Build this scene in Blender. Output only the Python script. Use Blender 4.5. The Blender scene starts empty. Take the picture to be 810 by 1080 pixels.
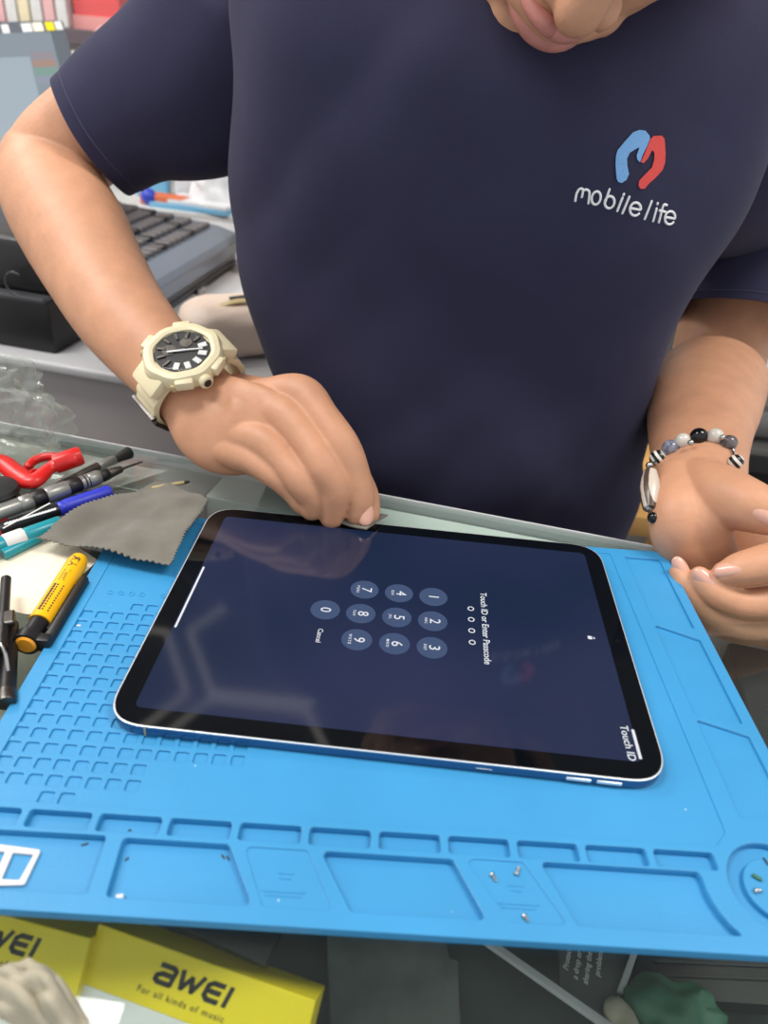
import bpy, bmesh, math, random
from mathutils import Vector, Matrix, noise
from mathutils.bvhtree import BVHTree
V = Vector; PI = math.pi
random.seed(4)
ZO = 0.96                      # height of the tablet's glass above the shop floor
sc = bpy.context.scene

# ---------------------------------------------------------------- camera
F = 765.0
RM = Matrix(((0.99447972, 0.07402022, 0.07437126), (0.10243857, -0.53138547, -0.84091368), (-0.02272481, 0.84389009, -0.5360346)))
CAM = V((0.12021899, -0.20898674, 0.25515164 + ZO))
cd = bpy.data.cameras.new('camera'); co = bpy.data.objects.new('camera', cd); sc.collection.objects.link(co)
r0, r1, r2 = V(RM[0]), V(RM[1]), V(RM[2])
co.matrix_world = Matrix(((r0.x, -r1.x, -r2.x, CAM.x), (r0.y, -r1.y, -r2.y, CAM.y), (r0.z, -r1.z, -r2.z, CAM.z), (0, 0, 0, 1)))
cd.sensor_fit = 'HORIZONTAL'; cd.sensor_width = 36; cd.lens = F / 810 * 36; cd.clip_start = 0.01
cd.dof.use_dof = True; cd.dof.focus_distance = 0.42; cd.dof.aperture_fstop = 11
sc.camera = co
# ---------------------------------------------------------------- world, lights, exposure
w = bpy.data.worlds.new('world'); sc.world = w; w.use_nodes = True
w.node_tree.nodes['Background'].inputs[0].default_value = (0.93, 0.96, 1.0, 1)
w.node_tree.nodes['Background'].inputs[1].default_value = 0.85
sc.view_settings.view_transform = 'Standard'; sc.view_settings.look = 'None'
sc.view_settings.exposure = 0.0; sc.view_settings.gamma = 1.0; sc.view_settings.use_curve_mapping = False
def area(name, loc, size, power, col, rot=(0, 0, 0)):
    l = bpy.data.lights.new(name, 'AREA'); l.energy = power; l.color = col; l.shape = 'RECTANGLE'; l.size = size[0]; l.size_y = size[1]
    o = bpy.data.objects.new(name, l); o.location = loc; o.rotation_euler = rot; sc.collection.objects.link(o); return o
area('ceiling_area_light', (-0.80, 0.12, 2.6), (0.9, 0.4), 28, (1.0, 0.97, 0.93))
area('ceiling_area_light', (1.05, 0.12, 2.6), (0.9, 0.4), 26, (1.0, 0.96, 0.90))
area('ceiling_area_light', (-1.7, 1.2, 2.58), (0.5, 1.2), 30, (1.0, 0.97, 0.94))  # unseen extra light, added to brighten the background

# ---------------------------------------------------------------- helpers
def ray(x, y): return r0 * ((x - 405) / F) + r1 * ((y - 540) / F) + r2
def cam(x, y, d): return CAM + ray(x, y) * d
def on(x, y, h=0.0):
    r = ray(x, y); return CAM + r * ((h + ZO - CAM.z) / r.z)
def aty(x, y, Y):
    r = ray(x, y); return CAM + r * ((Y - CAM.y) / r.y)
def lin(c):
    c = c / 255.0
    return c / 12.92 if c <= 0.04045 else ((c + 0.055) / 1.055) ** 2.4
def rgb(r, g, b): return (lin(r), lin(g), lin(b), 1)
def mat(name, col, rough=0.5, metal=0.0, var=0.0, vscale=40, bump=0.0, bscale=300, spec=0.5, sss=0.0, emit=None, estr=0, trans=0, col2=None, coat=0, sheen=0):
    m = bpy.data.materials.new(name); m.use_nodes = True; nt = m.node_tree; N = nt.nodes; L = nt.links; b = N['Principled BSDF']
    c = rgb(*col); b.inputs['Base Color'].default_value = c; b.inputs['Roughness'].default_value = rough; b.inputs['Metallic'].default_value = metal
    b.inputs['Specular IOR Level'].default_value = spec; b.inputs['Coat Weight'].default_value = coat; b.inputs['Sheen Weight'].default_value = sheen
    if sss: b.inputs['Subsurface Weight'].default_value = sss; b.inputs['Subsurface Radius'].default_value = (1, .35, .2); b.inputs['Subsurface Scale'].default_value = 0.006
    if trans: b.inputs['Transmission Weight'].default_value = trans
    if emit: b.inputs['Emission Color'].default_value = rgb(*emit); b.inputs['Emission Strength'].default_value = estr
    tc = N.new('ShaderNodeTexCoord')
    if var:
        t = N.new('ShaderNodeTexNoise'); t.inputs['Scale'].default_value = vscale; t.inputs['Detail'].default_value = 5
        L.new(tc.outputs['Object'], t.inputs['Vector'])
        r = N.new('ShaderNodeValToRGB'); r.color_ramp.elements[0].position = .35; r.color_ramp.elements[1].position = .65
        if col2: r.color_ramp.elements[0].color = rgb(*col2); r.color_ramp.elements[1].color = c
        else:
            r.color_ramp.elements[0].color = tuple(x * (1 - var) for x in c[:3]) + (1,); r.color_ramp.elements[1].color = tuple(min(1, x * (1 + var)) for x in c[:3]) + (1,)
        L.new(t.outputs['Fac'], r.inputs['Fac']); L.new(r.outputs['Color'], b.inputs['Base Color'])
    if bump:
        t2 = N.new('ShaderNodeTexNoise'); t2.inputs['Scale'].default_value = bscale; t2.inputs['Detail'].default_value = 4
        L.new(tc.outputs['Object'], t2.inputs['Vector'])
        bp = N.new('ShaderNodeBump'); bp.inputs['Strength'].default_value = bump; bp.inputs['Distance'].default_value = 0.001
        L.new(t2.outputs['Fac'], bp.inputs['Height']); L.new(bp.outputs['Normal'], b.inputs['Normal'])
    return m
def clear_mat(name, tint=(1, 1, 1), rough=0.02, ior=1.45, haze=0.0, hazecol=(200, 205, 200)):
    m = bpy.data.materials.new(name); m.use_nodes = True; nt = m.node_tree; N = nt.nodes; L = nt.links; N.remove(N['Principled BSDF'])
    out = N['Material Output']; tr = N.new('ShaderNodeBsdfTransparent'); tr.inputs[0].default_value = tuple(tint) + (1,)
    gl = N.new('ShaderNodeBsdfGlossy'); gl.inputs['Roughness'].default_value = rough
    fr = N.new('ShaderNodeFresnel'); fr.inputs[0].default_value = ior; mx = N.new('ShaderNodeMixShader')
    ge = N.new('ShaderNodeNewGeometry'); sb = N.new('ShaderNodeMath'); sb.operation = 'SUBTRACT'; sb.inputs[0].default_value = 1; L.new(ge.outputs['Backfacing'], sb.inputs[1]); mu = N.new('ShaderNodeMath'); mu.operation = 'MULTIPLY'; L.new(fr.outputs[0], mu.inputs[0]); L.new(sb.outputs[0], mu.inputs[1]); L.new(mu.outputs[0], mx.inputs[0]); L.new(tr.outputs[0], mx.inputs[1]); L.new(gl.outputs[0], mx.inputs[2]); last = mx
    if haze:
        df = N.new('ShaderNodeBsdfDiffuse'); df.inputs[0].default_value = rgb(*hazecol); m2 = N.new('ShaderNodeMixShader'); m2.inputs[0].default_value = haze
        L.new(mx.outputs[0], m2.inputs[1]); L.new(df.outputs[0], m2.inputs[2]); last = m2
    L.new(last.outputs[0], out.inputs[0]); return m
def tag(o, label=None, cat=None, group=None, kind=None):
    if label: o['label'] = label
    if cat: o['category'] = cat
    if group: o['group'] = group
    if kind: o['kind'] = kind
    return o
def empty(name, loc, label=None, cat=None, group=None):
    o = bpy.data.objects.new(name, None); o.empty_display_size = .01; o.location = loc; sc.collection.objects.link(o)
    return tag(o, label, cat, group)
WL = {}
def wloc(o):
    return WL[o.name] if o.name in WL else V(o.location)
def mk(name, g, m, parent=None, smooth=True, kind=None, org=None, angle=None):
    """g = (verts, faces) in world space -> one mesh object, origin at its base (or at its parent's)"""
    vs, fs = g
    if parent: base = wloc(parent)
    elif org is not None: base = V(org)
    else:
        xs = [v[0] for v in vs]; ys = [v[1] for v in vs]; zs = [v[2] for v in vs]
        base = V(((min(xs) + max(xs)) / 2, (min(ys) + max(ys)) / 2, min(zs)))
    me = bpy.data.meshes.new(name); me.from_pydata([tuple(V(v) - base) for v in vs], [], fs)
    bm = bmesh.new(); bm.from_mesh(me); bmesh.ops.recalc_face_normals(bm, faces=bm.faces)
    for f in bm.faces: f.smooth = smooth
    if smooth:
        a = angle or 0.7
        for e in bm.edges:
            if len(e.link_faces) == 2 and e.calc_face_angle(0) > a: e.smooth = False
    bm.to_mesh(me); bm.free()
    me.materials.append(m)
    o = bpy.data.objects.new(name, me); sc.collection.objects.link(o)
    if parent: o.parent = parent
    else: o.location = base
    WL[o.name] = base
    if kind: o['kind'] = kind
    return o
def J(*gs):
    vs, fs = [], []
    for v, f in gs:
        n = len(vs); vs += [V(p) for p in v]; fs += [tuple(i + n for i in q) for q in f]
    return vs, fs
def XF(g, M): return [M @ V(p) for p in g[0]], g[1]
def frame(o, x, y=None, z=None):
    """matrix with origin o and given (orthonormalised) axes"""
    if z is not None and y is None:
        z = V(z).normalized(); x = V(x); x = (x - z * x.dot(z)).normalized(); y = z.cross(x)
    else:
        x = V(x).normalized(); y = V(y); y = (y - x * y.dot(x)).normalized(); z = x.cross(y)
    return Matrix(((x.x, y.x, z.x, o[0]), (x.y, y.y, z.y, o[1]), (x.z, y.z, z.z, o[2]), (0, 0, 0, 1)))
def box(x0, x1, y0, y1, z0, z1, bev=0.0, seg=2):
    bm = bmesh.new(); bmesh.ops.create_cube(bm, size=1)
    for v in bm.verts: v.co = V((x0 + (v.co.x + .5) * (x1 - x0), y0 + (v.co.y + .5) * (y1 - y0), z0 + (v.co.z + .5) * (z1 - z0)))
    if bev: bmesh.ops.bevel(bm, geom=bm.edges[:], offset=bev, segments=seg, profile=.5, affect='EDGES')
    return take(bm)
def take(bm):
    bm.verts.index_update(); r = ([v.co.copy() for v in bm.verts], [tuple(v.index for v in f.verts) for f in bm.faces]); bm.free(); return r
def ball(c, r, seg=20, rings=12):
    bm = bmesh.new(); bmesh.ops.create_uvsphere(bm, u_segments=seg, v_segments=rings, radius=1)
    rr = V(r) if hasattr(r, '__len__') else V((r, r, r))
    for v in bm.verts: v.co = V((v.co.x * rr.x, v.co.y * rr.y, v.co.z * rr.z)) + V(c)
    return take(bm)
def lathe(prof, seg=28, fn=None):
    """profile [(r, z)] about z; closed at ends where r == 0"""
    vs, fs = [], []
    for r, z in prof:
        for i in range(seg):
            a = 2 * PI * i / seg; k = fn(a, r, z) if fn else 1
            vs.append(V((r * k * math.cos(a), r * k * math.sin(a), z)))
    for j in range(len(prof) - 1):
        for i in range(seg):
            a = j * seg + i; b = j * seg + (i + 1) % seg; fs.append((a, b, b + seg, a + seg))
    fs.append(tuple(range(seg))[::-1]); n = (len(prof) - 1) * seg; fs.append(tuple(range(n, n + seg)))
    return vs, fs
def along(p0, p1, prof, seg=20):
    """lathe whose z axis runs from p0 to p1"""
    d = V(p1) - V(p0); q = d.to_track_quat('Z', 'Y').to_matrix().to_4x4(); q.translation = V(p0)
    return XF(lathe(prof, seg), q)
def cr(ps, n):
    """Catmull-Rom through tuples"""
    out = []; P = [tuple(ps[0])] + [tuple(p) for p in ps] + [tuple(ps[-1])]
    for i in range(1, len(P) - 2):
        for k in range(n):
            t = k / n
            out.append([.5 * (2 * b + (c - a) * t + (2 * a - 5 * b + 4 * c - d) * t * t + (3 * b - a - 3 * c + d) * t ** 3) for a, b, c, d in zip(P[i - 1], P[i], P[i + 1], P[i + 2])])
    out.append(list(P[-2])); return out
def tube(pts, r, seg=10, n=4, view=None, cap=True, rb=None, closed=False):
    """pts: vectors with radius (single, or list) -> swept tube; view gives the direction the second radius lies in"""
    R = r if hasattr(r, '__len__') else [r] * len(pts); B = rb if rb is not None else R
    if not hasattr(B, '__len__'): B = [B] * len(pts)
    raw = [(p[0], p[1], p[2], a, b) for p, a, b in zip(pts, R, B)]
    s = cr(raw, n) if n > 1 and len(raw) > 1 else [list(q) for q in raw]
    P = [V(q[:3]) for q in s]; m = len(P); rings = []; prev = None
    for i in range(m):
        T = (P[min(i + 1, m - 1)] - P[max(i - 1, 0)])
        if closed and (i == 0 or i == m - 1): T = P[1] - P[-2]
        T.normalize()
        if view is not None: n1 = T.cross(view(P[i]) if callable(view) else view)
        else: n1 = (prev - T * prev.dot(T)) if prev is not None else T.orthogonal()
        n1.normalize(); prev = n1; n2 = n1.cross(T); rings.append((P[i], n1, n2, max(s[i][3], 1e-5), max(s[i][4], 1e-5), T))
    if cap and not closed:
        def caps(rg, sg):
            out = []
            for k in (1, 2, 3, 4):
                a = k / 4.3 * PI / 2; rr = min(rg[3], rg[4]); out.append((rg[0] + rg[5] * sg * rr * math.sin(a), rg[1], rg[2], rg[3] * math.cos(a), rg[4] * math.cos(a), rg[5]))
            return out
        rings = caps(rings[0], -1)[::-1] + rings + caps(rings[-1], 1)
    vs, fs = [], []
    for p, n1, n2, a, b, T in rings:
        for k in range(seg):
            t = 2 * PI * k / seg; vs.append(p + n1 * a * math.cos(t) + n2 * b * math.sin(t))
    for j in range(len(rings) - 1):
        for k in range(seg):
            a = j * seg + k; b = j * seg + (k + 1) % seg; fs.append((a, b, b + seg, a + seg))
    if cap is not None and not closed:
        fs.append(tuple(range(seg))[::-1]); q = (len(rings) - 1) * seg; fs.append(tuple(range(q, q + seg)))
    return vs, fs
def ctube(pp, seg=48, n=9):
    """body limb from (px, py, depth, radius px, depth ratio) stations"""
    pts = [cam(p[0], p[1], p[2]) for p in pp]; ra = [p[3] * p[2] / F for p in pp]; rb = [a * (p[4] if len(p) > 4 else 1) for a, p in zip(ra, pp)]
    return tube(pts, ra, seg, n, view=lambda q: (q - CAM).normalized(), rb=rb)
def dg(): return bpy.context.evaluated_depsgraph_get()
def evalmesh(o):
    d = dg(); d.update(); me = bpy.data.meshes.new_from_object(o.evaluated_get(d)); g = ([v.co.copy() for v in me.vertices], [tuple(p.vertices) for p in me.polygons])
    bpy.data.meshes.remove(me); return g
def modmesh(g, mods):
    me = bpy.data.meshes.new('t'); me.from_pydata([tuple(v) for v in g[0]], [], g[1])
    bm = bmesh.new(); bm.from_mesh(me); bmesh.ops.recalc_face_normals(bm, faces=bm.faces); bm.to_mesh(me); bm.free()
    o = bpy.data.objects.new('t', me); sc.collection.objects.link(o)
    for ty, kw in mods:
        md = o.modifiers.new('m', ty)
        for k, v in kw.items(): setattr(md, k, v)
    r = evalmesh(o); bpy.data.objects.remove(o); bpy.data.meshes.remove(me); return r
def remesh(g, vox, it=6, f=.5): return modmesh(g, [('REMESH', dict(mode='VOXEL', voxel_size=vox)), ('SMOOTH', dict(iterations=it, factor=f))])
def curve_geo(c):
    o = bpy.data.objects.new('t', c); sc.collection.objects.link(o); r = evalmesh(o); bpy.data.objects.remove(o); return r
def rpoly(pts, r, n=5):
    out = []; m = len(pts); P = [V((p[0], p[1])) for p in pts]
    R = r if hasattr(r, '__len__') else [r] * m
    for i in range(m):
        a, b, c = P[i - 1], P[i], P[(i + 1) % m]; u = (a - b); v = (c - b); lu, lv = u.length, v.length; u.normalize(); v.normalize()
        ang = u.angle(v, PI / 2); rr = R[i]; t = min(rr / math.tan(ang / 2), lu * .45, lv * .45)
        p0 = b + u * t; p1 = b + v * t
        for k in range(n + 1):
            s = k / n; out.append(p0 * (1 - s) ** 2 + b * 2 * s * (1 - s) + p1 * s * s)
    return out
def plate(outer, holes, z0, z1, bev=0.0):
    """flat plate with holes and softened rims, from 2-D outlines"""
    c = bpy.data.curves.new('t', 'CURVE'); c.dimensions = '2D'; c.fill_mode = 'BOTH'; h = (z1 - z0) / 2; c.extrude = max(h - bev, 1e-5); c.bevel_depth = bev; c.bevel_resolution = 1; c.offset = -bev
    for poly in [outer] + holes:
        s = c.splines.new('POLY'); s.points.add(len(poly) - 1); s.use_cyclic_u = True
        for p, q in zip(s.points, poly): p.co = (q[0], q[1], 0, 1)
    g = curve_geo(c); return [V((v.x, v.y, v.z + (z0 + z1) / 2)) for v in g[0]], g[1]
def text(body, size, ext=0.00005, off=0.0, shear=0.0, sp=1.0, align='CENTER', sx=1.0):
    c = bpy.data.curves.new('t', 'FONT'); c.body = body; c.size = size; c.extrude = ext; c.offset = off; c.shear = shear; c.space_character = sp; c.align_x = align; c.align_y = 'CENTER'; c.resolution_u = 3
    g = curve_geo(c); return [V((v.x * sx, v.y, v.z)) for v in g[0]], g[1]
def rrect(x0, x1, y0, y1, r, n=6): return rpoly([(x0, y0), (x1, y0), (x1, y1), (x0, y1)], r, n)
def prism(poly, z0, z1, bev=0):
    return plate(poly, [], z0, z1, bev)
def rotz(a, loc=(0, 0, 0)): return Matrix.Translation(loc) @ Matrix.Rotation(a, 4, 'Z')

# ---------------------------------------------------------------- materials
M = {}
M['mat'] = mat('blue_silicone', (53, 140, 192), .42, bump=.08, bscale=900, var=.05, vscale=14)
def specks(m, scale, cut, col):
    nt = m.node_tree; N = nt.nodes; L = nt.links; b = N['Principled BSDF']; src = b.inputs['Base Color'].links[0].from_socket
    tc = N.new('ShaderNodeTexCoord'); v = N.new('ShaderNodeTexVoronoi'); v.inputs['Scale'].default_value = scale; L.new(tc.outputs['Object'], v.inputs['Vector'])
    lt = N.new('ShaderNodeMath'); lt.operation = 'LESS_THAN'; lt.inputs[1].default_value = .045; L.new(v.outputs['Distance'], lt.inputs[0])
    sp = N.new('ShaderNodeSeparateColor'); L.new(v.outputs['Color'], sp.inputs[0]); g_ = N.new('ShaderNodeMath'); g_.operation = 'GREATER_THAN'; g_.inputs[1].default_value = cut; L.new(sp.outputs[0], g_.inputs[0])
    mu = N.new('ShaderNodeMath'); mu.operation = 'MULTIPLY'; L.new(lt.outputs[0], mu.inputs[0]); L.new(g_.outputs[0], mu.inputs[1])
    mx = N.new('ShaderNodeMix'); mx.data_type = 'RGBA'; L.new(mu.outputs[0], mx.inputs[0]); L.new(src, mx.inputs[6]); mx.inputs[7].default_value = rgb(*col); L.new(mx.outputs[2], b.inputs['Base Color'])
specks(M['mat'], 110, .82, (190, 215, 225))
M['alu'] = mat('tablet_aluminium', (96, 118, 146), .25, 1.0)  # base darkened to carry the reflection of the shadowed mat
M['edge'] = mat('bright_chamfer', (232, 234, 236), .35, .6)
M['bezel'] = mat('black_glass', (7, 10, 14), .04, spec=.5)
M['skin'] = mat('skin', (200, 147, 115), .5, sss=.10, var=.06, vscale=55, bump=.22, bscale=260, spec=.38)
M['lip'] = mat('lips', (192, 126, 114), .45, sss=.1, var=.08, vscale=120, bump=.2, bscale=500)
M['nail'] = mat('nail', (216, 164, 144), .25, sss=.1, spec=.6)
M['hair'] = mat('hair', (22, 18, 17), .5, bump=.6, bscale=400)
M['shirt'] = mat('navy_cotton', (50, 49, 72), .85, bump=.25, bscale=1400, var=.05, vscale=30, spec=.2, sheen=.03)
M['shirt2'] = mat('navy_thread', (62, 61, 88), .8)
M['white'] = mat('white_ink', (236, 236, 236), .6)
M['lblue'] = mat('light_blue_print', (120, 172, 224), .65, bump=.3, bscale=900)
M['lred'] = mat('red_print', (226, 76, 70), .65, bump=.3, bscale=900)
M['cream'] = mat('cream_resin', (224, 211, 174), .42, var=.04, vscale=60, spec=.4)
M['creamd'] = mat('tan_resin', (186, 168, 122), .45)
M['black'] = mat('black_plastic', (20, 20, 22), .4)
M['blackg'] = mat('black_gloss', (14, 15, 18), .12)
M['silver'] = mat('silver_metal', (190, 188, 184), .25, 1.0)
M['dsteel'] = mat('dark_steel', (96, 92, 88), .38, 1.0, var=.2, vscale=120)
M['yellow'] = mat('yellow_plastic', (246, 182, 18), .38)
M['orange'] = mat('amber_plastic', (240, 160, 40), .35)
M['red'] = mat('red_plastic', (206, 28, 26), .32)
M['rose'] = mat('rose_plastic', (186, 54, 60), .4)
M['blue'] = mat('blue_plastic', (44, 56, 190), .38)
M['teal'] = mat('teal_plastic', (18, 138, 152), .3)
M['paper'] = mat('cream_paper', (232, 222, 200), .8, var=.03, vscale=30)
M['cloth'] = mat('grey_microfibre', (112, 108, 99), .95, var=.10, vscale=45, bump=.6, bscale=1500, spec=.15, sheen=.3)
M['rag'] = mat('beige_rag', (170, 162, 142), .95, var=.08, vscale=60, bump=.4, bscale=900)
M['glass'] = clear_mat('counter_glass', (.93, .96, .94), .03, 1.45, haze=.010, hazecol=(186, 196, 192))
M['glassedge'] = mat('frosted_glass_edge', (176, 196, 190), .3, var=.06, vscale=60)
M['film'] = clear_mat('clear_film', (.97, .98, .97), .08, 1.5, haze=.06)
M['rail'] = mat('grey_aluminium', (150, 150, 146), .35, .6, var=.05, vscale=30)
M['raild'] = mat('dark_grey_rail', (92, 90, 88), .5, .3)
M['rwhite'] = mat('pale_rail', (196, 204, 200), .4, var=.04, vscale=30)
M['wood'] = mat('pine_wood', (206, 158, 92), .55, var=.12, vscale=12)
M['panel'] = mat('warm_grey_panel', (176, 170, 170), .55, var=.02, vscale=5)
M['trim'] = mat('pale_trim', (196, 196, 198), .35)
M['dark'] = mat('dark_interior', (70, 75, 74), .7, var=.25, vscale=25)
M['reg'] = mat('register_grey', (70, 70, 74), .35, var=.05, vscale=20)
M['regb'] = mat('register_lip', (104, 114, 128), .25)
M['key'] = mat('key_grey', (92, 88, 90), .5)
M['yel'] = mat('yellow_card', (226, 204, 30), .35, var=.04, vscale=30)
M['olive'] = mat('yellow_card_shaded', (196, 178, 48), .4, var=.05, vscale=30)  # card yellow with the mat's shadow mixed into its colour
M['ink'] = mat('dark_ink', (38, 36, 34), .6)
M['boxw'] = mat('white_card', (214, 214, 212), .45, var=.05, vscale=50)
M['wall'] = mat('wall_paint', (206, 200, 196), .8, var=.03, vscale=3)
M['floor'] = mat('floor_tile', (150, 146, 140), .45, var=.08, vscale=4)
M['ceil'] = mat('ceiling_paint', (120, 122, 128), .8, var=.03, vscale=3)
M['tube'] = mat('lit_led_tube', (255, 255, 255), .5, emit=(255, 246, 230), estr=.8)
M['beige'] = mat('beige_leather', (214, 194, 178), .55, var=.06, vscale=15, bump=.2, bscale=200)
M['green'] = mat('green_plastic', (52, 104, 82), .5, var=.1, vscale=60)
M['trouser'] = mat('black_denim', (30, 31, 36), .8)

# ================================================================ ROOM
mk('floor', box(-2.2, 2.4, -1.6, 2.3, -.05, 0), M['floor'], kind='structure', smooth=False)
mk('wall_back', box(-2.2, 2.4, 2.3, 2.36, 0, 2.7), M['wall'], kind='structure', smooth=False)
mk('wall_left', box(-2.26, -2.2, -.4, 2.36, 0, 2.7), M['wall'], kind='structure', smooth=False)
mk('ceiling', box(-2.2, 2.4, -.4, 2.3, 2.7, 2.76), M['ceil'], kind='structure', smooth=False)
mk('baseboard_back', box(-2.2, 2.4, 2.285, 2.3, 0, .09, .003), M['trim'], kind='structure', smooth=False)
def hexlamp(cx, cy, r, label):
    t = empty('hexagon_lamp', (cx, cy, 2.69), label, 'lamp', 'hexagon lamps on the ceiling')
    c = [V((cx + r * math.cos(k * PI / 3), cy + r * math.sin(k * PI / 3), 2.655)) for k in range(6)]
    for k in range(6):
        mk('led_tube', tube([c[k], c[(k + 1) % 6]], .014, 8, 1), M['tube'], t)
        mk('bracket', along(c[k] + V((0, 0, .005)), c[k] + V((0, 0, .045)), [(.012, 0), (.012, .04)], 8), M['trim'], t)
hexlamp(-.9, 1.55, .34, 'hexagonal ceiling lamp of lit tubes, left of the three in the row')
hexlamp(-.9 + .34 * 1.75, 1.55 + .31, .34, 'hexagonal ceiling lamp of lit tubes, back one of the three')
hexlamp(-.9 + .34 * 1.75, 1.55 - .31, .34, 'hexagonal ceiling lamp of lit tubes, front one of the three')

# ================================================================ DISPLAY COUNTER
g = on(395, 522, -.0101); g2 = on(700, 580, -.0101); gd = (g2 - g); gd.z = 0; gd.normalize(); gn = V((-gd.y, gd.x, 0))   # back edge direction
GZ = ZO - .0101; B0 = V((g.x, g.y, 0))
CM = Matrix(((gd.x, gn.x, 0, B0.x), (gd.y, gn.y, 0, B0.y), (0, 0, 1, GZ), (0, 0, 0, 1)))     # counter frame: x along the back edge, y away, z up from the glass
def cb(*a, **k): return XF(box(*a, **k), CM)
ctr = empty('display_counter', CM @ V((0, -.25, -GZ)), 'glass-topped display counter under the blue mat with pale metal rail', 'counter')
glass = mk('glass_top', cb(-.62, .50, -.50, 0, -.008, 0, .0012), M['glass'], ctr)
mk('back_rail', cb(-.115, .50, -.030, -.001, -.032, -.0085, .001), M['rwhite'], ctr, smooth=False)
mk('back_rail', cb(-.40, -.1155, -.040, -.001, -.032, -.0085, .001), M['rail'], ctr, smooth=False)
mk('edge_channel', XF(J(box(-.62, .50, .0003, .0016, -.010, .0010, .0003), box(-.62, .50, .0017, .0034, -.012, -.0004, .0003)), CM), M['trim'], ctr, smooth=False)
mk('hinge_block', cb(-.235, -.128, -.058, -.041, -.03, -.0085, .001), M['raild'], ctr, smooth=False)
mk('cabinet_base', cb(-.62, .50, -.50, .0, -GZ, -.26, .002), M['panel'], ctr, smooth=False)
mk('interior_shelf', cb(-.61, .49, -.49, -.002, -.108, -.1, .001), M['dark'], ctr, smooth=False)
mk('back_panel', cb(-.61, .49, -.006, -.0005, -.258, -.034, 0), M['panel'], ctr, smooth=False)
mk('front_pane', cb(-.61, .49, -.50, -.494, -.258, -.0085, 0), M['glass'], ctr, smooth=False)
for sx in (-.62, .482):
    mk('corner_post', cb(sx, sx + .018, -.50, -.482, -.26, -.0085, .001), M['rail'], ctr, smooth=False)
    mk('side_panel', cb(sx + .004, sx + .010, -.482, -.006, -.26, -.0085, 0), M['panel'], ctr, smooth=False)

# ================================================================ BLUE REPAIR MAT
a = math.radians(3.05); e1 = V((math.cos(a), math.sin(a), 0)); e2 = V((-math.sin(a), math.cos(a), 0))
MM = Matrix(((e1.x, e2.x, 0, 0), (e1.y, e2.y, 0, 0), (0, 0, 1, ZO), (0, 0, 0, 1)))
def tm(x, y, h=-.0061):
    p = on(x, y, h); return (p.dot(e1), p.dot(e2))
def tms(pts): return [tm(*p) for p in pts]
L0, L1, Y0, Y1 = -.0455, .3030, -.0793, .172
TOP, MID, LOW, BOT = -.0056, -.0061, -.0090, -.0100
outer = rrect(L0, L1, Y0, Y1, .004)
ccx, ccy = .2777, -.0535
rT = [rrect(-.0143 + .0274 * k, -.0143 + .0274 * k + .0245, -.0478, -.0402, .0016, 4) for k in range(-1, 10)]
T0 = rpoly([(L0 + .006, Y0 + .0065)] + [tm(92, 944)] + [tm(113, 882)] + [(L0 + .006, tm(113, 882)[1] - .0004)], .0016)
yb = Y0 + .0065
def toy(p, q, y):       # point on line p-q at height y
    t = (y - p[1]) / (q[1] - p[1]); return (p[0] + (q[0] - p[0]) * t, y)
def trap(a_, b_, c_, d_, r=.0022):   # top-left, top-right, lower right, lower left (px), bottom kept parallel to the mat's front
    A, B, C_, D = tm(*a_), tm(*b_), tm(*c_), tm(*d_); yt = (A[1] + B[1]) / 2; A = (A[0], yt); B = (B[0], yt)
    return rpoly([toy(A, D, yb), toy(B, C_, yb), B, A], r)
T1 = trap((129.6, 884), (242, 891), (267, 958), (110.6, 948.6))
T3 = trap((338, 898), (478, 907), (514, 972), (370, 963))
T2 = trap((258, 893), (325, 898), (352, 962), (277, 958)); T4 = trap((490.5, 906), (551.5, 910), (597.4, 974), (537, 972))
A5 = tm(569, 911); B5 = tm(749, 919); yt5 = (A5[1] + B5[1]) / 2
arc5 = []; R5 = .0290
for k in range(9):
    an = PI + math.radians(-14 + 9.5 * k); arc5.append((ccx + R5 * math.cos(an), ccy + R5 * math.sin(an)))
arc5 = [p for p in arc5 if p[1] > yb + .001 and p[1] < yt5 - .0005]
arc5.sort(key=lambda p: p[1])
D5 = tm(608, 975)
T5 = rpoly([toy(A5, D5, yb), (arc5[0][0] + .003, yb)] + arc5 + [(arc5[-1][0] - .0008, yt5), (A5[0], yt5)], [.002, .001] + [.0005] * len(arc5) + [.002, .002], 3)
Rr = .0190; Rd = .0127
def circ(r, n=48, x=ccx, y=ccy): return [V((x + r * math.cos(2 * PI * k / n), y + r * math.sin(2 * PI * k / n))) for k in range(n)]
R1 = rpoly([(.2745, .1635), (.2745, .1020), (.2970, .0975), (.2970, .1635)], .001)
R2 = rpoly([(.2745, .0985), (.2970, .0882), (.2970, .0290), (.2745, .0330)], .001)
R3 = rpoly([(.2745, .0300), (.2970, .0215), (.2970, -.0235), (.2745, -.0235)], .001)
cells = []
for k in range(-1, 15):
    for c in range(0, 24):
        if k == -1 and c < 3: continue
        if k == 14 and c not in (3, 4): continue
        if c > 7 and k > 11: continue
        x = -.0348 + .00800 * c; y = .0751 - .00782 * k
        if c > 12: continue
        cells.append(rrect(x - .0029, x + .0029, y - .0027, y + .0027, .0011, 3))
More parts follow.
